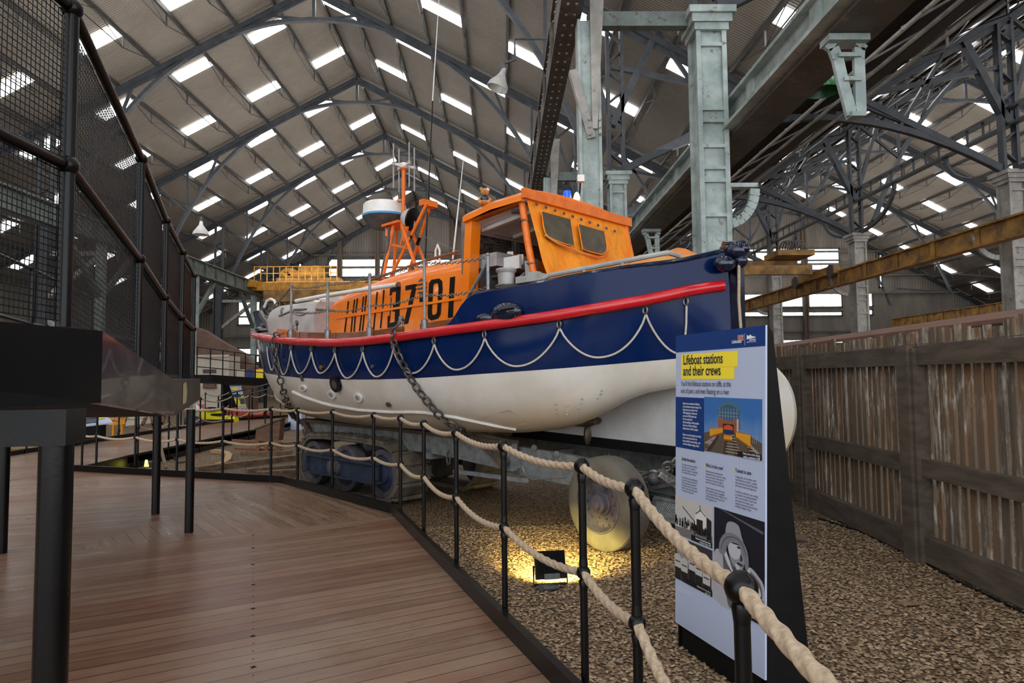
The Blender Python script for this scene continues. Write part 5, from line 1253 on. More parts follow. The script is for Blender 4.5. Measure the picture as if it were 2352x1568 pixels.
# --- colour photograph of the slipway
P0, P1 = puv(1618, 914), puv(1751, 1048); w0, h0, w1, h1 = P0[0], puv(1618, 911)[1], P1[0], P1[1] + .012
def mk_skyprint():
    t = NT('printed_sky'); p = t.pos(); s = t.n('ShaderNodeSeparateXYZ'); t.l(p, s.inputs[0])
    n = t.noise(p, 9, 4); f = t.math('ADD', t.math('MULTIPLY', t.math('SUBTRACT', s.outputs[2], 1.15), 1.6), t.math('MULTIPLY', n, .3))
    return t.set(t.ramp(f, [(.1, c8(206,216,226)), (.5, c8(128,162,204)), (.9, c8(56,110,176))]), .4)
pic = sheet('slipway_picture', mk_skyprint(), w0, h0, w1, h1, .002)
def pp(x, y, o): return buv(w0 + (w1-w0)*x, h0 + (h1-h0)*y, o)
cm = {}
def flat(name, col, polys, o, par=pic):
    if col not in cm: cm[col] = mat('print_%d_%d_%d' % col, col, .45)
    mb = MB()
    for q in polys: mb.poly([pp(x, y, o) for x, y in q])
    return mb.build(name, cm[col], par)
pg = lambda *a: [(a[i], a[i+1]) for i in range(0, len(a), 2)]
brown = flat('slipway_ground', (92,80,70), [pg(0,1, 0,.66, .2,.62, .4,.58, .62,.58, .85,.64, 1,.72, 1,1)], .0025)
flat('slipway_deck', (150,146,140), [pg(0,.86, .33,.6, .36,.6, .2,.86)] + [pg(.02+.05*i,.96-.1*i*.9, .1+.04*i,.96-.1*i*.9, .11+.04*i,.98-.1*i*.9, .03+.05*i,.98-.1*i*.9) for i in range(4)] + [pg(.62,.62, .66,.62, 1,.92, 1,.99)], .003)
flat('slipway_rail', (70,48,40), [pg(.42,.6, .45,.6, .44,1, .36,1), pg(.5,.6, .53,.6, .64,1, .56,1), pg(.3,.62, .34,.62, .12,1, .04,1), pg(.62,.62, .66,.62, .98,1, .88,1)], .0035)
flat('slipway_tread', (170,158,140), [pg(.46-.03*i*.3,.64+.05*i, .55+.05*i*.4,.64+.05*i, .56+.05*i*.4,.655+.05*i, .45-.03*i*.3,.655+.05*i) for i in range(7)] + [pg(.66+.035*i,.66+.05*i, .76+.035*i,.66+.05*i, .78+.035*i,.675+.05*i, .67+.035*i,.675+.05*i) for i in range(6)], .0037)
arc = [(.25 + .42*(i/12), .2 - .13*math.sin(math.pi*i/12)) for i in range(13)]
flat('boathouse_roof', (84,112,124), [arc + [(.66, .24), (.26, .24)]], .003)
flat('boathouse_glass', (54,92,120), [[(.28 + .36*(i/12), .215 - .1*math.sin(math.pi*i/12)) for i in range(13)] + [(.64, .4), (.28, .4)]], .0035)
flat('boathouse_wall', (150,88,66), [pg(.27,.36, .36,.36, .36,.6, .27,.6), pg(.55,.36, .65,.36, .65,.6, .55,.6), pg(.36,.4, .55,.4, .55,.46, .36,.46)], .004)
flat('boathouse_mullion', (170,186,196), [pg(.3+.05*i,.18, .305+.05*i,.18, .305+.05*i,.4, .3+.05*i,.4) for i in range(7)] + [pg(.28,.26, .64,.26, .64,.265, .28,.265), pg(.28,.32, .64,.32, .64,.325, .28,.325), pg(.6,.36, .63,.36, .63,.58, .6,.58)], .0042)
flat('boathouse_doorway', (40,30,28), [pg(.36,.46, .55,.46, .55,.62, .36,.62)], .0042)
flat('small_lifeboat', (206,84,44), [pg(.38,.5, .46,.47, .53,.5, .54,.56, .37,.56)], .0046); flat('small_lifeboat_hull', (34,44,92), [pg(.36,.56, .55,.56, .52,.64, .46,.66, .39,.64)], .0047)
fig = []; hd_ = []
rr = random.Random(3)
for i in range(11): x = .13 + .022*i; y = .58 - .003*i; s = .15 - .006*i; fig.append(pg(x-.012,y, x+.012,y, x+.014,y+s, x-.014,y+s)); hd_.append(pg(x-.007,y-.025, x+.007,y-.025, x+.007,y, x-.007,y))
for i in range(10): x = .6 + .024*i; y = .59 + .002*i; s = .1 + .012*i; fig.append(pg(x-.012,y, x+.012,y, x+.014,y+s, x-.014,y+s)); hd_.append(pg(x-.007,y-.025, x+.007,y-.025, x+.007,y, x-.007,y))
for i in range(6): x = .39 + .025*i; y = .66; fig.append(pg(x-.01,y, x+.01,y, x+.012,y+.09, x-.012,y+.09)); hd_.append(pg(x-.006,y-.02, x+.006,y-.02, x+.006,y, x-.006,y))
flat('crew_oilskin', (226,158,40), fig, .0048); flat('crew_head', (196,120,84), hd_, .005)
flat('crew_leg', (150,90,30), [pg(q[3][0], q[3][1]-.02, q[2][0], q[2][1]-.02, q[2][0], q[2][1]+.01, q[3][0], q[3][1]+.01) for q in fig], .0049)
flat('rail_post', (180,180,176), [pg(.86+.03*i,.6, .864+.03*i,.6, .864+.03*i,.74, .86+.03*i,.74) for i in range(3)] + [pg(.22,.56, .34,.54, .34,.545, .22,.565), pg(.6,.53, .72,.56, .72,.565, .6,.535)], .0045)
flat('caption_box', (18,20,26), [pg(.62,.9, 1,.9, 1,1, .62,1)], .005)
text('Tenby crew at their slipway\nstation, completed in 2005', w0 + (w1-w0)*.985, h0 + (h1-h0)*.945, .0195, m_whiteink, sx=.7, sp=.95, al='RIGHT', off=.008, bold=.0002)
# --- old monochrome photographs
def picture(name, px0, py0, px1, py1, col, adj=(0,0,0,0)):
    a, b = puv(px0, py0), puv(px1, py1); mb = MB(); u0, v0, u1, v1 = a[0], a[1], b[0], b[1]
    mb2 = MB(); rect(mb2, u0, v0, u1, v1, .002); return mb2.build(name, mat('print_' + name, col, .45), face), (u0, v0, u1, v1)
def setpic(r): global w0, h0, w1, h1; w0, h0, w1, h1 = r
pa1, r1 = picture('crowd_picture', 1552, 1137, 1637, 1252, (196,192,190)); r1 = (0.0, r1[1], puv(1637, 1160)[0], puv(1552, 1224)[1]); 
bpy.data.objects.remove(pa1); setpic(r1); pa1 = sheet('crowd_picture', mat('print_pale_sky', (200,196,192), .45), *r1, .002)
flat('quay_ground', (120,118,116), [pg(0,.8, 1,.72, 1,1, 0,1)], .0025, pa1); flat('chapel_front', (226,224,220), [pg(.56,.3, .62,.2, .7,.17, .78,.2, .84,.3, .84,.78, .56,.78)], .0026, pa1)
flat('chapel_door', (40,38,38), [pg(.6,.42, .76,.42, .76,.8, .6,.8), pg(.86,.3, .98,.36, .98,.86, .86,.82)], .003, pa1); flat('gable_roof', (90,88,86), [pg(.2,.24, .22,.22, .56,.5, .56,.54), pg(.68,.06, .7,.06, .7,.18, .68,.18), pg(.56,.3, .7,.16, .85,.3, .82,.3, .7,.2, .58,.32)], .003, pa1)
cr = []
for i in range(46): x = rr.uniform(.0, .95); y = rr.uniform(.48, .62) if x < .55 else rr.uniform(.55, .68); s = rr.uniform(.1, .2); cr.append(pg(x-.012,y, x+.012,y, x+.02,y+s, x-.02,y+s))
flat('crowd_figure', (34,33,34), cr, .0034, pa1); flat('crowd_pale_figure', (150,148,146), [pg(x-.01, y, x+.01, y, x+.012, y+.08, x-.012, y+.08) for x, y in [(rr.uniform(.02,.5), rr.uniform(.5,.7)) for _ in range(14)]], .0036, pa1)
flat('caption_box', (18,20,26), [pg(.46,.86, 1,.86, 1,1, .46,1)], .004, pa1); text('Brighstone Grange Lifeboat Station\non the Isle of Wight, 1907', w0 + (w1-w0)*.98, h0 + (h1-h0)*.92, .017, m_whiteink, sx=.7, sp=.95, al='RIGHT', off=.007, bold=.0002)
r2 = (0.0, puv(1552, 1229)[1], puv(1637, 1160)[0], puv(1552, 1326)[1]); setpic(r2); pa2 = sheet('crew_picture', mat('print_dark_grey', (58,57,58), .45), *r2, .002)
flat('background_boat', (150,148,146), [pg(.1,.3, .3,.14, .6,.16, .8,.3, .9,.5, .05,.5)], .0025, pa2)
bod, hds, leg = [], [], []
for i, (x, y) in enumerate(((.08,.3), (.27,.34), (.48,.22), (.66,.26), (.86,.38))):
    bod.append(pg(x-.1,y+.16, x-.04,y+.1, x+.04,y+.1, x+.1,y+.16, x+.09,y+.42, x-.09,y+.42)); hds.append([(x + .04*math.cos(a), y + .02 + .06*math.sin(a)) for a in [2*math.pi*k/12 for k in range(12)]]); leg.append(pg(x-.08,y+.42, x+.08,y+.42, x+.07,1, x-.07,1))
flat('life_jacket', (196,192,188), bod, .003, pa2); flat('crew_trousers', (34,33,34), leg, .0028, pa2); flat('crew_face', (150,146,142), hds, .0034, pa2); flat('crew_hair', (26,25,26), [[(x, y) for x, y in q if y <= min(p[1] for p in q) + .05] for q in hds], .0036, pa2)
flat('jacket_tie', (70,68,66), [pg(q[0][0]+.03, q[0][1]+.1, q[3][0]-.03, q[3][1]+.1, q[3][0]-.03, q[3][1]+.13, q[0][0]+.03, q[0][1]+.13) for q in bod], .0034, pa2)
flat('caption_box', (18,20,26), [pg(.3,.88, 1,.88, 1,1, .3,1)], .004, pa2); text('Coxswain of the Cromer lifeboat\nand her crew', w0 + (w1-w0)*.98, h0 + (h1-h0)*.935, .016, m_whiteink, sx=.7, sp=.95, al='RIGHT', off=.007)
a = puv(1556, 1344); text('Photographs: lifeboat archive and station collections.\nAll rights reserved. Charity registered in England\nand Wales and in Scotland.', a[0], a[1], .012, m_whiteink, sx=.75, sp=1.05)
# large portrait of a man in a sou'wester
a, b = puv(1641, 1163), puv(1758, 1380); r3 = (a[0], a[1], .998, puv(1641, 1373)[1]); setpic(r3); pa3 = sheet('portrait_picture', mat('print_night_blue', (26,27,38), .45), *r3, .002)
def smooth(pts, n=6):
    out = []; L = len(pts)
    for i in range(L):
        p0, p1, p2, p3 = pts[i-1], pts[i], pts[(i+1) % L], pts[(i+2) % L]
        for k in range(n):
            t = k/n; out.append(tuple(.5*((2*p1[j]) + (-p0[j]+p2[j])*t + (2*p0[j]-5*p1[j]+4*p2[j]-p3[j])*t*t + (-p0[j]+3*p1[j]-3*p2[j]+p3[j])*t**3) for j in (0, 1)))
    return out
flat('coat', (176,176,182), [smooth(pg(0,.52, .12,.44, .22,.46, .36,.56, .52,.64, .66,.56, .74,.5, .9,.56, 1.0,.66, 1.0,.98, .8,1, 0,1), 4)], .0025, pa3)
flat('coat_shadow', (96,97,104), [smooth(pg(.2,.48, .3,.58, .44,.7, .4,.98, .3,.98, .22,.7), 5), smooth(pg(.72,.54, .92,.62, .96,.76, .84,.74, .74,.64), 5), smooth(pg(.62,.74, .8,.78, .92,.96, .7,.98), 5)], .003, pa3)
flat('coat_opening', (24,25,32), [smooth(pg(.22,.46, .32,.48, .44,.56, .54,.66, .62,.72, .5,.76, .36,.64), 5), smooth(pg(.68,.62, .74,.58, .8,.74, .72,.8), 4), smooth(pg(.4,.74, .98,.78, .99,.98, .5,.98), 4)], .0034, pa3)
flat('collar', (206,206,210), [smooth(pg(.2,.44, .24,.4, .34,.52, .46,.6, .56,.66, .5,.67, .34,.6), 5), smooth(pg(.64,.66, .7,.52, .74,.52, .72,.64), 5), smooth(pg(.72,.58, .9,.66, .94,.74, .86,.76, .74,.68), 5)], .0038, pa3)
flat('neck', (90,90,98), [smooth(pg(.34,.46, .6,.56, .62,.64, .5,.66, .38,.58), 5)], .004, pa3)
flat('face', (150,150,158), [smooth(pg(.3,.36, .4,.28, .56,.28, .64,.36, .64,.46, .61,.54, .54,.6, .46,.58, .36,.5), 6)], .0045, pa3)
flat('face_light', (198,198,204), [smooth(pg(.32,.36, .42,.31, .52,.31, .56,.38, .52,.46, .42,.48, .34,.44), 5), smooth(pg(.46,.52, .54,.54, .54,.58, .48,.57), 4)], .005, pa3)
flat('face_shade', (54,54,64), [smooth(pg(.5,.335, .56,.33, .56,.35, .5,.355), 3), smooth(pg(.6,.37, .635,.38, .62,.4, .6,.395), 3), smooth(pg(.57,.4, .6,.45, .58,.475, .555,.47), 3), smooth(pg(.5,.5, .6,.505, .6,.525, .5,.52), 3), smooth(pg(.38,.31, .58,.31, .64,.37, .62,.37, .54,.325, .42,.325), 3), smooth(pg(.44,.55, .5,.6, .58,.56, .56,.62, .46,.62), 4)], .0055, pa3)
flat('hat_crown', (156,156,164), [smooth(pg(.26,.28, .28,.14, .38,.1, .52,.12, .58,.22, .6,.27, .4,.25), 6)], .005, pa3)
flat('hat_brim', (128,128,136), [smooth(pg(.12,.46, .14,.34, .26,.24, .44,.22, .6,.26, .7,.36, .72,.5, .66,.54, .62,.42, .52,.31, .38,.3, .3,.36, .26,.44, .2,.48), 5)], .006, pa3)
flat('hat_stitch', (92,92,100), [smooth(pg(.16,.42, .2,.34, .3,.27, .46,.25, .6,.29, .68,.4, .67,.4, .59,.3, .46,.262, .31,.282, .21,.35, .175,.42), 4)], .0065, pa3)
flat('roof_beam_shade', (92,92,100), [pg(.1,.0, .16,.0, .98,.1, .98,.13)], .003, pa3)
flat('caption_box', (18,20,26), [pg(.6,.965, 1,.965, 1,1.02, .6,1.02)], .007, pa3); text('Coxswain of the Dungeness\nlifeboat', w0 + (w1-w0)*.98, h0 + (h1-h0)*.99, .016, m_whiteink, sx=.7, sp=.95, al='RIGHT', off=.01)
# loose pebbles on the near gravel
fp0 = at_z(1265, 1346, 0); rr = random.Random(11); mb = MB(); pv, pf = [], []
okd = V((k4.x - k3.x, k4.y - k3.y, 0)).normalized(); okn = V((okd.y, -okd.x, 0)); okn = okn if okn.x > 0 else -okn
cnt = 0
while cnt < 42000:
    y = 1.1 + 7.2*rr.random()**1.2; x = -2.2 + 7.0*rr.random()
    if (V((x, y, 0)) - V((k3.x, k3.y, 0))).dot(okn) < .09 or (y < 3 and x < k5.x + .12): continue
    if (V((x, y, 0)) - f0).dot(V((-(f1 - f0).y, (f1 - f0).x, 0)).normalized()) < .08 if False else x > 4.75: continue
    cnt += 1
    s = rr.uniform(.009, .02); a = rr.uniform(0, 6.28); c, d = math.cos(a), math.sin(a); fx, fy, fz = s*rr.uniform(.9, 1.35), s*rr.uniform(.6, .95), s*rr.uniform(.5, .8); o_ = len(pv); tz = rr.uniform(-.25, .25)
    for i in range(6):
        q = i*math.pi/3; px_, py_ = fx*math.cos(q), fy*math.sin(q); pv.append(V((x + c*px_ - d*py_, y + d*px_ + c*py_, fz*.55 + tz*px_)))
    pv.append(V((x, y, fz*1.35))); 
    pf += [(o_ + i, o_ + (i+1) % 6, o_ + 6) for i in range(6)]
mb.v = pv; mb.f = pf; mb.m = [0]*len(pf)
tag(mb.build('gravel', m_pebble, None, 179), 'loose brown pebbles covering the ground beside the deck', 'gravel', kind='stuff')
# ================================================================ floodlight, stone, anchor
fp = at_z(1265, 1346, 0); t = thing('floodlight', 'black finned floodlight lying on the gravel, lighting it yellow behind', 'lamp', fp)
fM = Matrix.Rotation(math.radians(8), 3, 'Z') @ Matrix.Rotation(math.radians(-18), 3, 'X')
mb = MB(); c = fp + V((0, .06, .17)); mb.box(c, (.27, .07, .24), fM); fb = mb.build('housing', m_blacksoft, t)
mb = MB()
for k in range(19): mb.box(c + fM @ V((-.123 + .0137*k, -.045, .02)), (.005, .03, .19), fM)
mb.build('cooling_fin', m_blacksoft, fb)
mb = MB(); mb.box(c + fM @ V((0, -.045, -.1)), (.14, .03, .05), fM); mb.build('driver_box', m_greyd, fb); mb = MB(); mb.box(c + fM @ V((.1, -.062, -.03)), (.012, .004, .035), fM); mb.build('rating_label', m_white, fb)
mb = MB(); mb.tube([c + fM @ V((-.15, 0, 0)), fp + V((-.15, 0, .015)), fp + V((.15, .03, .015)), c + fM @ V((.15, 0, 0))], .01, 6); mb.build('yoke', m_black, t)
yl = emit('warm_led', (255,214,90), 5); mb = MB(); mb.poly([c + fM @ V(q) for q in ((-.12, .036, -.1), (.12, .036, -.1), (.12, .036, .1), (-.12, .036, .1))]); mb.build('lit_glass', yl, fb)
mb = MB(); q = at_z(1258, 1356, 0); mb.sph(q + UP*.025, (.11, .04, .03), 12, 7); mb.box(q + V((-.06, -.02, .03)), (.04, .05, .05)); o = mb.build('cable_junction', m_greyd, None, True); tag(o, 'small grey cable junction lying before the floodlight', 'junction box')
sp = bpy.data.lights.new('floodlight_beam', 'SPOT'); so = bpy.data.objects.new('floodlight_beam', sp); COL.objects.link(so); so.location = fp + V((0, .13, .27)); so.rotation_euler = (math.radians(40), 0, math.radians(-15)); sp.energy = 480; sp.color = (1, .8, .22); sp.spot_size = math.radians(122); sp.spot_blend = .7; sp.shadow_soft_size = .08
ap = at_z(1815, 1248, 0); mb = MB()
mb.tube([ap + V((-.12, .0, .05)), ap + V((.03, -.02, .08)), ap + V((.16, -.05, .05))], [.055, .05, .025], 10); mb.tube([ap + V((-.1, 0, .06)), ap + V((-.05, .1, .12)), ap + V((-.02, .16, .02))], [.05, .045, .02], 8); mb.tube([ap + V((-.1, .02, .06)), ap + V((-.4, .1, .04))], .04, 8); mb.sph(ap + V((-.06, -.03, .11)), .03)
o = mb.build('anchor', mat('weathered_iron', (112,98,82), .85, 0, (82,72,62), 9, bump=.4), None, True); tag(o, 'weathered old anchor fluke lying on gravel between board and fence', 'anchor')
# ================================================================ timber fence
f0, f1 = at_z(1763, 1118, 0), at_z(2352, 1400, 0); fd = (f1 - f0).normalized(); fs = f0 - fd*5.0; fe = f1 + fd*3.2; fn = V((-fd.y, fd.x, 0)); fn = fn if fn.x < 0 else -fn   # towards the walkway
FH = pl(1763, 824, f0, fn).z
fence = thing('timber_fence', 'tall weathered timber fence of vertical boards and three rails', 'fence', f0.lerp(f1, .5))
Lf_ = (fe - fs).length
def fpnt(s, z, o=0): return fs + fd*s + fn*o + UP*z
zmid = pl(1824, 1000, f0, fn).z; 
mb = MB(); s = 0; rr = random.Random(5)
while s < Lf_:
    w = .085 + rr.uniform(-.01, .012); z1 = FH + .15 + rr.uniform(-.04, .04); mb.box(fpnt(s + w/2, z1/2 + .03, -.06 + rr.uniform(-.008, .008)), (w, .022, z1 - .05), Matrix((fd, fn, UP)).transposed()); s += w + .035 + rr.uniform(-.006, .012)
mb.build('board_panel', m_fence, fence)
for z, h in ((FH - .09, .19), (zmid - .02, .17), (.15, .24)):
    mb = MB(); mb.bar(fpnt(0, z), fpnt(Lf_, z), .1, h); mb.build('rail', m_fencebeam, fence)
sp_ = (pl(2105, 1000, f0, fn) - fs).dot(fd)
for q in (sp_, sp_ - 2.75, sp_ - 5.5, sp_ + 2.75, sp_ - 8.2):
    if -.1 < q < Lf_: mb = MB(); mb.bar(fpnt(q, 0, .05), fpnt(q, FH + .01, .05), .14, .2, fd); mb.bar(fpnt(q + .11, 0, .02), fpnt(q + .11, FH - .02, .02), .14, .08, fd); mb.build('fence_post', m_fencebeam, fence)
mb = MB(); mb.tube([fpnt(i*.5, FH + .015 + .008*math.sin(i*2.1), .03) for i in range(int(Lf_*2))], .006, 4); mb.build('top_wire', m_chaingrey, fence)
mb = MB(); mb.tube([at_z(x, y, .01) for x, y in ((1880, 1190), (1960, 1215), (2040, 1245), (2110, 1285), (2200, 1335), (2280, 1372), (2352, 1408))], .012, 5); o = mb.build('ground_cable', m_blacksoft); tag(o, 'dark cable running over the gravel along the fence foot', 'cable')
mb = MB(); mb.prism([fpnt(0, FH + .17, -.3), fpnt(Lf_, FH + .17, -.3), fpnt(Lf_, FH + .32, -1.0), fpnt(0, FH + .32, -1.0)], UP*.04); o = mb.build('rusty_plate', mat('red_oxide_plate', (128,92,76), .8, 0, (106,76,62), 4)); tag(o, 'long red-brown plate lying flat just behind the fence top', 'plate')
for i, (x, y, s) in enumerate(((2047, 1286, .1), (2090, 1385, .13), (2140, 1338, .05))):
    q = at_z(x, y, .015); mb = MB(); mb.sph(q, (s, s*.35, .015), 8, 5); o = mb.build('wood_chip', m_timber); tag(o, ['thin dark splinter on the gravel near the fence', 'pale flat wood chip on the open gravel', 'small wood crumb on the gravel by the fence cable'][i], 'wood chip')

# ================================================================ raised walkway with mesh guard
rw = thing('raised_walkway', 'black raised walkway on tubular legs with tall wire mesh guard', 'walkway', V((-2.6, 4, DZ)))
Wt = [at_y(0, 735, 2.5), at_y(236, 760, 3.0), at_y(400, 872, 6.0), at_y(460, 869, 10.0)]; Wb = [at_y(0, 933, 2.5), at_y(236, 925, 3.0), at_y(400, 955, 6.0), at_y(460, 917, 10.0)]
e0 = Wt[0] + (Wt[0] - Wt[1])*4.2; e1 = Wb[0] + (Wb[0] - Wb[1])*4.2; e0.z = Wt[0].z; e1.z = Wb[0].z
tops_ = [e0, Wt[1], Wt[2], Wt[3]]; bots = [e1, Wb[1], Wb[2], Wb[3]]; bots[1].x, bots[1].y = tops_[1].x, tops_[1].y
for i in range(3):
    a, b, c, d = tops_[i], tops_[i+1], bots[i+1], bots[i]; mb = MB()
    n_ = (b - a).cross(UP).normalized(); lip = n_*-.06
    mb.prism([d, c, b, a], -n_*.05 if True else lip); mb.build('fascia_panel', [m_black, mat('mottled_black_gloss', (38,36,34), .3, .2, (74,66,58), 2.2, coat=.3), mat('mottled_black_steel', (64,58,52), .4, .3, (86,78,70), 6)][i], rw, None)  # second and third panels take paler, mottled brown-black colours
mb = MB(); off = V((-1.5, -.25, 0))
for i in range(3): mb.add([tops_[i], tops_[i+1], tops_[i+1] + off, tops_[i] + off], [(0, 1, 2, 3)]); mb.add([bots[i], bots[i+1], bots[i+1] + off, bots[i] + off], [(3, 2, 1, 0)])
mb.add([tops_[3], bots[3], bots[3] + off, tops_[3] + off], [(0, 1, 2, 3)]); mb.build('walkway_floor', m_blacksoft, rw)
mb = MB(); q = at_y(421, 900, 7.3); n_ = (tops_[3] - tops_[2]).cross(UP).normalized(); d_ = (tops_[3] - tops_[2]).normalized()
q = pl(424, 900, tops_[2], n_) + n_*.006; mb.poly([q + d_*x + UP*z for x, z in ((-.3, .09), (.12, .11), (.3, .0), (.18, -.12), (-.3, -.12))]); mb.build('yellow_sticker', mat('faded_sticker', (214,190,70), .5, 0, (200,196,180), 30), rw)
for px, base, y0, r, zt_ in ((434, 1222, None, .044, 1.55), (357, 1180, None, .046, 1.45), (2, 1270, None, .05, 1.7)):
    p = at_z(px, base, DZ); mb = MB(); mb.tube([p, V((p.x, p.y, zt_))], r, 16); mb.build('leg', m_black, rw, True)
p = at_y(122, 1300, 2.45); mb = MB(); mb.tube([V((p.x, p.y, DZ)), V((p.x, p.y, 1.72))], .056, 18); mb.build('leg', m_black, rw, True)
mb = MB(); mb.bar(V((p.x + .07, p.y, 1.69)), V((-4.2, p.y - .3, 1.69)), .14, .13); mb.build('cross_beam', m_black, rw)
pp_ = [at_y(165, 20, 3.0), at_y(325, 365, 4.7), at_y(382, 507, 6.1), at_y(420, 580, 7.2), at_y(446, 632, 8.8)]
mm = [at_y(165, 380, 3.0), at_y(313, 595, 4.7), at_y(378, 683, 6.1), at_y(418, 730, 7.2), at_y(446, 755, 8.8)]
for a, b in zip(pp_, mm): b.x, b.y = a.x, a.y
zfl = lambda y: itp(y, [(2.5, Wt[0].z), (3, Wt[1].z), (6, Wt[2].z), (10, Wt[3].z)]) + .02
for i, a in enumerate(pp_):
    r = .032 if i == 0 else .026; mb = MB(); mb.tube([V((a.x, a.y, zfl(a.y))), a], r, 12); mb.build('guard_post', m_black, rw, True)
P9 = pp_[0] + V((0.0, -2.6, -.12)); M9 = mm[0] + V((0, -2.6, .12)); M9 = at_y(0, 305, 2.55) + (at_y(0, 305, 2.55) - mm[0])*5; P9 = V((M9.x, M9.y, M9.z + (pp_[0].z - mm[0].z)))
for line in ([P9] + pp_, [M9] + mm): mb = MB(); mb.tube(line, .027, 12); mb.build('handrail', m_black, rw, True)
for i, q in enumerate(pp_ + mm):
    mb = MB(); mb.sph(q, .05 if i in (0, 5) else .042, 12, 8); mb.build('rail_joint', m_black, rw, True)
def mesh_panel(ax_, bx_, za0, za1, zb0, zb1, sp=.03, r=.0028, inset=.0):
    mb = MB(); L = (bx_ - ax_).length; n = int(L/sp); k = int(max(za1 - za0, zb1 - zb0)/sp)
    for i in range(n + 1): s = i/n; p = ax_.lerp(bx_, s); a = za0 + (zb0-za0)*s; b = za1 + (zb1-za1)*s; mb.tube([V((p.x, p.y, a)), V((p.x, p.y, b))], r, 3, False)
    for j in range(k + 1): s = j/k; mb.tube([V((ax_.x, ax_.y, za0 + (za1-za0)*s)), V((bx_.x, bx_.y, zb0 + (zb1-zb0)*s))], r, 3, False)
    mb.build('mesh_panel', m_mesh, rw)
P0_ = V((P9.x, P9.y, 0)); seq = [P9] + pp_
for a, b in zip(seq, seq[1:]):
    d = (b - a); d.z = 0; d.normalize(); s_ = V((-d.y, d.x, 0))*.03
    mesh_panel(V((a.x, a.y, 0)) + s_ + d*.02, V((b.x, b.y, 0)) + s_ - d*.02, zfl(a.y) + .03, a.z - .02, zfl(b.y) + .03, b.z - .02)
# opposite guard of the same walkway
mb = MB(); OL = [V((-3.6, .5, 0)), V((-3.75, 3, 0)), V((-4.35, 5.2, 0)), V((-4.7, 6.6, 0)), V((-5.6, 9.0, 0))]
for q in OL: mb.tube([V((q.x, q.y, zfl(q.y))), V((q.x, q.y, zfl(q.y) + 1.12))], .022, 8)
mb.build('far_guard_post', m_black, rw, True)
for h in (1.1, .55): mb = MB(); mb.tube([V((q.x, q.y, zfl(q.y) + h)) for q in OL], .02, 8); mb.build('far_handrail', m_black, rw, True)
# ================================================================ farther walkway and exhibits
fa = [V((-7.83, y, .36)) for y in (14.3, 15.6, 17.2, 19.2, 20.5, 21.9, 23.4, 25.0, 26.4)]
fa2 = [V((-10.84, y, .36)) for y in (13.4, 15.2, 17.0, 18.8, 20.6, 22.4, 24.2, 26.3)]
ta_ = [rope_post(p, 1.04, '%s black post along the inner edge of the farther walkway' % ords[i], 'posts along the inner edge of the farther walkway') for i, p in enumerate(fa)]
tb_ = [rope_post(p, 1.04, '%s black post along the outer edge of the farther walkway' % ords[i], 'posts along the outer edge of the farther walkway') for i, p in enumerate(fa2)]
def thinrope(pts, sg, lab, sub=8):
    mb = MB(); full = []
    for a, b in zip(pts, pts[1:]): full += sag(a, b, sg*(b-a).length, sub)[:-1]
    full.append(pts[-1]); mb.tube(full, .016, 8); return tag(mb.build('barrier_rope', m_rope, None, True), lab, 'rope')
thinrope(ta_, .06, 'upper rope along the inner edge of the farther walkway'); thinrope([p - UP*.53 for p in ta_], .07, 'lower rope along the inner edge of the farther walkway')
thinrope(tb_, .06, 'upper rope along the outer edge of the farther walkway'); thinrope([p - UP*.53 for p in tb_], .07, 'lower rope along the outer edge of the farther walkway')
# wooden lectern on its plinth
lp = at_z(613, 1043, 0); k_ = (lp.y)/1500
t = thing('wooden_lectern', 'brown wooden lectern with sloping top on a low plinth by the bow', 'lectern', lp)
L = lambda px, py, dy=0: at_y(px, py, lp.y + dy)
mb = MB(); mb.prism([lp + V((-.62, -.1, 0)), lp + V((.1, -.45, 0)), lp + V((.68, -.1, 0)), lp + V((0, .4, 0))], UP*.1); mb.build('plinth', m_timber, t)
mb = MB(); q = [L(586, 1012), L(640, 1012), L(645, 962), L(588, 984)]; mb.prism(q, (0, .35, .0)); mb.build('body', m_brownwood, t)
mb = MB(); q = [L(580, 984, -.05), L(649, 958, -.05), L(649, 961, -.05), L(580, 988, -.05)]; mb.prism(q, (0, .45, 0)); mb.build('sloping_top', m_timber, t)
mb = MB(); mb.bar(L(534, 1014, .2), L(650, 1022, .1), .09, .12); mb.bar(L(540, 1030, .2), L(650, 1034, .0), .07, .05)
for x in (592, 612, 640): mb.bar(L(x, 1014, -.05), L(x, 1038, -.05), .09, .05, (0, 1, 0))
mb.build('rail_frame', m_teak, t); mb = MB(); mb.lathe(L(634, 1020, -.1), (0, 1, 0), [(0, .07), (.08, .07)], 12); mb.build('wooden_wheel', m_timber, t)
for i, (a, b) in enumerate((((450, 1078), (712, 1046)), ((566, 1083), (712, 1070)), ((590, 1090), (712, 1082)), ((640, 1022), (712, 1014)))):
    p, q = at_z(*a, .06), at_z(*b, .06); mb = MB(); mb.bar(p, q, .2, .12); tag(mb.build('timber_baulk', m_timber), ['longest timber baulk on the gravel, running from the post to the track', 'middle timber baulk on the gravel before the track', 'short timber baulk closest against the kerb, by the track', 'timber baulk lying behind the lectern plinth'][i], 'timber', 'timber baulks beside the track')
mb = MB(); q = [at_z(x, y, .05) for x, y in ((488, 1036), (505, 1037), (518, 1040), (526, 1047), (522, 1058), (512, 1065), (500, 1068))]
for a, b in zip(q, q[1:]): mb.bar(a, b, .14, .09)
tag(mb.build('curved_timber', mat('pale_timber', (178,142,104), .7)), 'pale curved piece of timber lying on the gravel', 'timber')
p = at_z(341, 1066, 0) if False else at_z(341, 1073, 0); t = thing('ground_lamp', 'little yellow-lit lamp on the gravel behind the kerb', 'lamp', p)
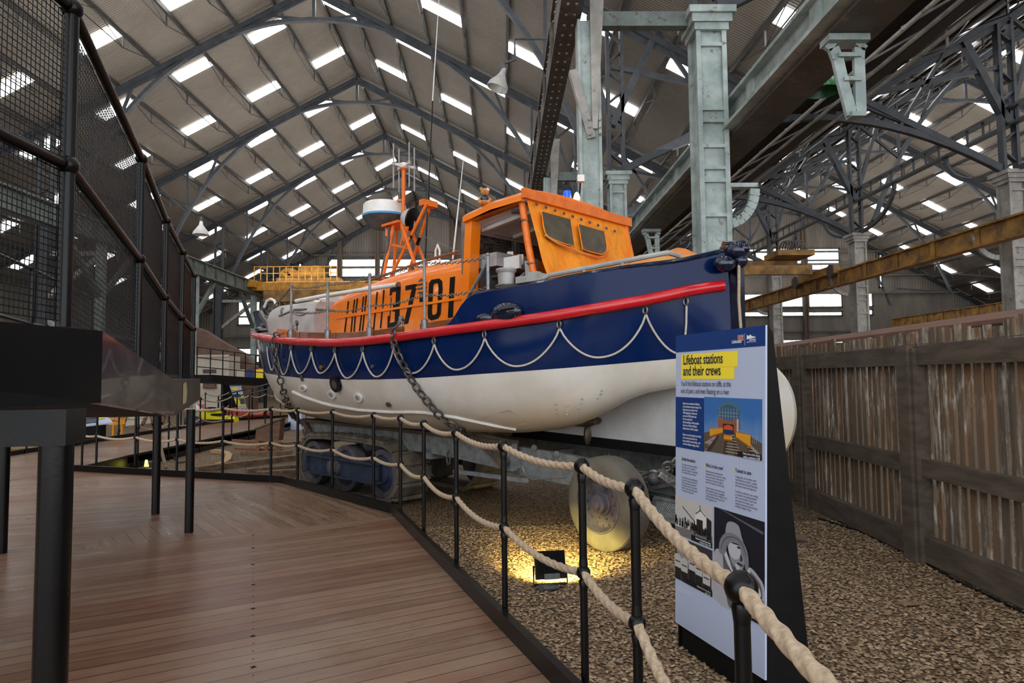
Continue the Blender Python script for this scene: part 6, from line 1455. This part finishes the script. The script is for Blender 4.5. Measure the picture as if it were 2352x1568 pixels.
mb = MB(); mb.lathe(p, UP, [(0, .09), (.12, .1), (.13, .08)], 14); mb.build('lamp_body', m_greyd, t); mb = MB(); mb.prism([p + V(a) for a in ((-.04, -.1, .03), (.05, -.1, .03), (.02, -.1, .17), (-.02, -.1, .17))], (0, .02, 0)); mb.build('lit_face', emit('yellow_lamp_face', (250,236,90), 4), t)
p = at_z(299, 1070, 0); mb = MB(); mb.box(p + UP*.06, (.28, .2, .12)); tag(mb.build('junction_box', m_grey), 'small pale grey box on the ground behind the kerb', 'box')
mb = MB(); mb.tube([at_z(x, y, .03) for x, y in ((378, 1050), (392, 1046), (404, 1053), (412, 1062), (440, 1058))], .02, 6); tag(mb.build('power_cable', m_greyd), 'grey cable looping over the gravel behind the walkway legs', 'cable')
mb = MB(); mb.bar(at_y(366, 1015, 13.5), at_y(381, 1075, 12.6), .05, .05); tag(mb.build('prop_pole', m_timber), 'thin pale pole leaning behind the walkway leg', 'pole')
mb = MB(); p = at_z(676, 987, 0); mb.box(p + V((0, .3, .33)), (.5, .5, .66)); tag(mb.build('plain_cabinet', m_lav), 'plain pale grey cabinet standing under the bow', 'cabinet')
# yellow and orange craft
def craft(px, py, Y, L_, Wd, Hh, m, lab, cat, band=None, ang=0):
    p = at_y(px, py, Y); p.z = .05; t = thing('inflatable_boat' if cat == 'boat' else 'jet_ski', lab, cat, V((p.x, p.y, 0))); R_ = Matrix.Rotation(ang, 3, 'Z'); rows = []
    for i in range(11):
        q = i/10; w = Wd*(math.sin(math.pi*(.18 + .8*(1-q)))**.6)*.5; h = Hh*(.55 + .45*math.sin(math.pi*min(1, q + .25)))
        rows.append([p + R_ @ V((L_*(q - .5), w*math.cos(a), max(0, h*(.45 + .55*math.sin(a))))) for a in [math.pi*(-.3 + 1.6*j/14) for j in range(15)]])
    mb = MB(); mb.grid(rows); mb.poly(rows[0]); mb.poly(rows[-1][::-1]); mb.build('hull', m, t, 50)
    if band: mb = MB(); mb.tube([p + R_ @ V((L_*(i/10 - .5)*1.02, -Wd*.5*(math.sin(math.pi*(.18 + .8*(1-i/10)))**.6) - .02, Hh*.35)) for i in range(11)], .06, 8); mb.build('fender_band', band, t, True)
    return t, p
m_inf = mat('yellow_hull', (238,220,20), .4); m_inf2 = mat('orange_hull', (206,78,48), .45, 0, (180,62,40), 5)
t, p = craft(503, 975, 26, 1.35, .8, .75, m_inf, 'bright yellow jet ski beside the farther walkway', 'watercraft', m_black)
mb = MB(); mb.sph(p + V((.15, -.35, .5)), (.35, .08, .05)); mb.sph(p + V((-.2, -.3, .72)), (.3, .18, .08)); mb.build('seat', m_black, t, True)
craft(572, 960, 31.5, 2.1, .9, .55, m_inf2, 'low orange-red inflatable boat behind the yellow craft', 'boat', m_inf2)
t, p = craft(452, 985, 24.6, .9, .7, .55, mat('dark_blue_hull', (30,34,66), .4, 0, (60,58,72), 9), 'dark blue watercraft with red and white nose panel by the walkway end', 'watercraft')
mb = MB(); q = [at_y(x, y, 24.2) for x, y in ((450, 928), (468, 928), (468, 940), (450, 942))]; mb.prism(q, (0, .1, 0)); mb.build('nose_panel', m_white, t); mb = MB(); mb.poly([a + V((0, -.01, 0)) for a in (q[0].lerp(q[1], .1), q[1], q[2])]); mb.build('red_flash', m_red, t)
craft(592, 850, 38, 4.4, 1.4, .5, m_inf2, 'distant orange-red boat on the upper level behind the bow', 'boat')[0].location.z = 2.1
# second information board
c_ = [at_y(525, 881, 31), at_y(552, 881, 31), at_y(567, 936, 31), at_y(546, 939, 31)]; t = thing('information_board', 'distant leaning board, grey with blue bands and yellow blocks', 'sign', V((c_[3].x, 31, 0)))
qq = lambda u, v, o=0: c_[0].lerp(c_[1], u).lerp(c_[3].lerp(c_[2], u), v) + V((0, -.02 - o, 0))
mb = MB(); mb.prism(c_, (0, .03, 0)); mb.bar(c_[3] + V((.1, .1, 0)), V((c_[3].x + .1, 31.2, 0)), .06, .06, (0, 1, 0)); f_ = mb.build('front_panel', m_lav, t)
for n_, m_, rs_ in (('blue_band', m_blueprint, ((0, 0, 1, .08), (0, .42, .75, .55))), ('yellow_block', m_yelprint, ((.12, .14, .68, .26), (.75, .42, .98, .55), (.05, .58, .5, .84), (.05, .84, .95, .9)))):
    for a, b, c, d in rs_: mb = MB(); mb.poly([qq(a, d, .01), qq(c, d, .01), qq(c, b, .01), qq(a, b, .01)]); mb.build(n_, m_, f_)
mb = MB(); mb.poly([qq(.52, .84, .01), qq(.98, .84, .01), qq(.98, .6, .01), qq(.52, .6, .01)]); mb.build('dark_picture', m_greyd, f_)
# tilted display desk, orange notice, easel, pale crate
t = thing('display_desk', 'tilted display desk with grey printed top beyond the farther walkway', 'desk', at_z(190, 1010, 0))
q = [at_y(166, 953, 17.6), at_y(240, 948, 18.2), at_y(259, 969, 17.0), at_y(168, 979, 16.4)]; mb = MB(); mb.prism(q, UP*-.04); tp__ = mb.build('desk_top', m_lav, t)
tq = lambda u, v: q[0].lerp(q[1], u).lerp(q[3].lerp(q[2], u), v) + V((0, -.005, .012))
for n_, m_, a, b, c, d in (('printed_picture', m_greyd, .02, .1, .5, .5), ('printed_picture', m_bluewheel, .2, .55, .62, .9), ('yellow_stripe', m_yelprint, .72, .02, .9, .6), ('printed_picture', m_steel, .45, .12, .7, .5), ('yellow_stripe', m_yelprint, .0, .3, .08, .6)):
    mb = MB(); mb.poly([tq(a, d), tq(c, d), tq(c, b), tq(a, b)]); mb.build(n_, m_, tp__)
mb = MB(); a = at_z(188, 1008, 0); mb.box((a.x, a.y, .35), (.42, .3, .7)); mb.build('pedestal', m_offwhite, t); mb = MB(); mb.box((a.x + .45, a.y, .33), (.45, .35, .66)); mb.build('dark_base', m_blacksoft, t)
t = thing('orange_notice', 'orange notice with dark lettering behind the tilted display desk', 'sign', V((at_y(268, 975, 19).x, 19, 0)))
q = [at_y(253, 949, 19), at_y(262, 943, 19), at_y(288, 943, 19), at_y(286, 974, 19), at_y(250, 976, 19)]; mb = MB(); mb.prism(q, (0, .03, 0)); mb.bar(q[3] + V((-.1, .05, 0)), V((q[3].x - .1, 19.05, 0)), .05, .05, (0, 1, 0)); mb.bar(q[4] + V((.1, .05, 0)), V((q[4].x + .1, 19.05, 0)), .05, .05, (0, 1, 0)); on_ = mb.build('notice_panel', mat('orange_print', (240,160,24), .45), t)
def ftext(body, pos, h, par, m=m_ink, sx=.8):
    c = bpy.data.curves.new('lettering', 'FONT'); c.body = body; c.size = h; c.materials.append(m); o = bpy.data.objects.new('lettering', c); COL.objects.link(o); o.parent = par
    TXM[o] = Matrix.Translation(pos - WP[par.name]) @ Matrix.Rotation(math.pi/2, 4, 'X') @ Matrix.Diagonal((sx, 1, 1, 1)); return o
ftext('Yellow fl', at_y(253, 959, 19) + V((0, -.01, 0)), .15, on_); ftext('lifeboat', at_y(256, 968, 19) + V((0, -.01, 0)), .08, on_)
t = thing('timber_trestle', 'pale timber trestle leaning beyond the farther walkway', 'trestle', at_z(300, 992, 0)); E_ = lambda x, y: at_y(x, y, 20.5)
for a, b in (((268, 996), (300, 938)), ((280, 984), (376, 972)), ((372, 974), (380, 940)), ((328, 976), (342, 940)), ((344, 940), (360, 996))): mb = MB(); mb.bar(E_(*a), E_(*b), .09, .1, (0, 1, 0)); mb.build('timber_bar', m_timber, t)
mb = MB(); mb.prism([E_(296, 940), E_(384, 938), E_(376, 968), E_(288, 978)], (0, .04, 0)); mb.build('plywood_sheet', m_offwhite, t)
t = thing('painted_crate', 'pale yellow crate with a black square, beyond the deck edge', 'crate', at_z(60, 1052, 0)); a, b = at_z(22, 1054, 0), at_z(94, 1046, 0); d = (b - a).normalized(); nn = V((-d.y, d.x, 0)); mb = MB(); mb.prism([a, b, b + UP*.62, a + UP*.62], nn*.5); cb = mb.build('crate_body', mat('cream_boards', (196,172,122), .7, 0, (168,144,100), 5), t)
mb = MB(); q = a.lerp(b, .2), a.lerp(b, .55); mb.prism([q[0] - nn*.01, q[1] - nn*.01, q[1] - nn*.01 + UP*.2, q[0] - nn*.01 + UP*.2], -nn*.01); mb.build('black_square', m_blacksoft, t)
mb = MB()
for z in (.22, .42): mb.bar(a + UP*z - nn*.004, b + UP*z - nn*.004, .006, .008)
mb.build('board_joint', m_brownwood, cb)
# far raised walkway with railing
t = thing('raised_walkway', 'distant dark raised walkway with thin railings behind the bow', 'walkway', V((-12, 30, 0)))
a, b = at_y(452, 869, 25), at_y(668, 882, 33); mb = MB(); mb.bar(a, b, 1.2, .28); mb.build('walkway_beam', m_blacksoft, t)
mb = MB(); 
for i in range(10): p = a.lerp(b, i/9); mb.tube([p, p + UP*1.2], .022, 6)
mb.build('railing_post', m_black, t)
for h in (.45, .8, 1.2): mb = MB(); mb.tube([a + UP*h, b + UP*h], .02, 6); mb.build('railing_bar', m_black, t)
for i in (2, 6): p = a.lerp(b, i/9); mb = MB(); mb.tube([V((p.x, p.y, 0)), p], .06, 8); mb.build('leg', m_black, t)
t = thing('stair_handrail', 'sloping twin handrail rising towards the bow behind the rope posts', 'handrail', V((at_y(499, 910, 27).x, 27, 0)))
for y0, y1 in ((910, 874), (920, 886)): mb = MB(); mb.tube([at_y(499, y0, 27), at_y(648, y1, 29)], .03, 8); mb.build('rail', m_greyd, t)
for x, y in ((502, 910), (545, 899), (580, 891), (612, 883)): p = at_y(x, y, 27 + (x - 499)/75); mb = MB(); mb.tube([V((p.x, p.y, .05)), p], .03, 6); mb.build('rail_post', m_black, t)
# partition with picture, dark cabinet, container, tarpaulin
p0, p1 = at_y(456, 930, 30), at_y(507, 930, 30); t = thing('partition_wall', 'pale partition with a framed picture behind the end of the mesh walkway', 'partition', V((p0.x, 30, 0))); z1 = at_y(480, 876, 30).z
mb = MB(); mb.box(((p0.x+p1.x)/2, 30.1, 1.1), (p1.x - p0.x, .1, 2.2)); mb.build('panel', m_offwhite, t); mb = MB(); a, b = at_y(466, 880, 29.9), at_y(496, 892, 29.9); mb.prism([a, V((b.x, a.y, a.z)), b, V((a.x, a.y, b.z))], (0, .04, 0)); pf = mb.build('picture_frame', m_brownwood, t); mb = MB(); mb.prism([a + V((.06, -.01, -.05)), V((b.x - .06, a.y - .01, a.z - .05)), b + V((-.06, -.01, .05)), V((a.x + .06, a.y - .01, b.z + .05))], (0, -.01, 0)); mb.build('picture', m_timber, pf)
p = at_y(517, 935, 31.5); mb = MB(); mb.box((p.x, 32, 1.0), (.55, .5, 2.0)); mb.box((p.x, 31.74, 1.0), (.45, .03, 1.8)); tag(mb.build('dark_cabinet', m_blacksoft), 'tall dark cabinet beside the pale partition', 'cabinet')
p = at_y(480, 870, 35); mb = MB(); mb.box((p.x, 36, 1.6), (1.9, 1.5, 3.2)); mb.bar((p.x - .95, 35.2, 3.2), (p.x + .95, 35.2, 3.2), .1, .12); o = mb.build('site_container', m_offwhite); tag(o, 'pale container below the brown sheet, behind the railings', 'container'); mb = MB(); q = [at_y(x, y, 35.2) for x, y in ((466, 848), (496, 848), (496, 862), (466, 862))]; mb.prism(q, (0, .03, 0)); mb.build('container_window', m_greyd, o)
q = [at_y(x, y, 37) for x, y in ((452, 752), (468, 758), (505, 782), (560, 812), (585, 842))]; q += [V((q[-1].x, 37, 0)), V((q[0].x, 37, 0))]; mb = MB(); mb.prism(q, (0, .6, 0)); tag(mb.build('brown_tarpaulin', mat('brown_sheet', (118,94,80), .8, 0, (96,76,64), 2)), 'brown sheeted heap sloping down behind the far railings', 'tarpaulin')
for i, (x0, x1, m_) in enumerate(((544, 564, m_offwhite), (567, 580, m_blueprint), (588, 604, m_yelprint))): q = [at_y(x, y, 34.5) for x, y in ((x0, 848), (x1, 848), (x1, 868), (x0, 868))]; mb = MB(); mb.prism(q, (0, .04, 0)); mb.bar(q[3].lerp(q[2], .5), V((q[3].lerp(q[2], .5).x, 34.5, 2.1)), .05, .05, (0, 1, 0)); o = mb.build('small_poster', m_); tag(o, ['small pale poster on the distant railing', 'small blue poster on the distant railing', 'small yellow poster on the distant railing beside the bow'][i], 'poster')
# white timber bracing and stores behind the mesh
t = thing('timber_shed', 'whitewashed timber-framed shed glimpsed through the mesh guard', 'shed', V((-24, 30, 0)))
mb = MB(); mb.box((-26.5, 34, 2.4), (4, 22, 4.8)); sh = mb.build('shed_wall', m_clad, t)
mb = MB()
for i in range(7): y = 23.5 + i*3.4; mb.bar((-24.4, y, 0), (-24.4, y, 4.8), .22, .22, (1, 0, 0)); mb.bar((-24.4, y, .3), (-24.4, y + 3.4, 4.4), .18, .18, (1, 0, 0))
for z in (2.4, 4.7): mb.bar((-24.4, 23.4, z), (-24.4, 44.4, z), .2, .2)
mb.build('timber_frame', m_palecol, t)
for i in range(5): mb = MB(); y = 25 + i*4; mb.box((-24.46, y, 3.5), (.04, 1.6, 1.0)); mb.build('bright_pane', m_win, t)
# ---------------------------------------------------------------- lettering becomes solid mesh parts
dg = bpy.context.evaluated_depsgraph_get()
for o in [o for o in bpy.data.objects if o.type == 'FONT']:
    me = bpy.data.meshes.new_from_object(o.evaluated_get(dg)); n = bpy.data.objects.new('lettering', me); COL.objects.link(n); n.parent = o.parent; me.transform(TXM[o]); bpy.data.objects.remove(o)
# ================================================================ light
sc = bpy.context.scene
w = bpy.data.worlds.new('world'); sc.world = w; w.use_nodes = True
w.node_tree.nodes['Background'].inputs['Color'].default_value = (.92, .96, 1, 1); w.node_tree.nodes['Background'].inputs['Strength'].default_value = 2.2
def area(name, loc, rot, sx, sy, e, col=(1, 1, 1)):
    l = bpy.data.lights.new(name, 'AREA'); l.shape = 'RECTANGLE'; l.size = sx; l.size_y = sy; l.energy = e; l.color = col
    o = bpy.data.objects.new(name, l); COL.objects.link(o); o.location = V(loc); o.rotation_euler = rot; return o
# added upward fill lights, no fixtures of the shed, to brighten the roof slopes
for i, y in enumerate((4, 14, 24, 34, 44, 55)):
    area('roof_fill_light', HB(-8, y, 8.4), (math.pi, 0, 0), 16, 7, 720, (1, .97, .93))
    area('roof_fill_light', HB(27, y, 8.4), (math.pi, 0, 0), 18, 7, 720, (1, .97, .93))
area('roof_fill_light', HB(5.5, 14, 8.6), (math.pi, 0, 0), 3, 14, 160, (1, .96, .9)); area('roof_fill_light', HB(5.5, 34, 8.6), (math.pi, 0, 0), 3, 20, 200, (1, .96, .9))
sc.view_settings.view_transform = 'Standard'; sc.view_settings.look = 'None'; sc.view_settings.exposure = .22
cy = sc.cycles; cy.max_bounces = 4; cy.diffuse_bounces = 3; cy.glossy_bounces = 2; cy.transmission_bounces = 2; cy.transparent_max_bounces = 4
cy.caustics_reflective = False; cy.caustics_refractive = False; cy.sample_clamp_indirect = 6
cy.use_adaptive_sampling = True; cy.adaptive_threshold = .03
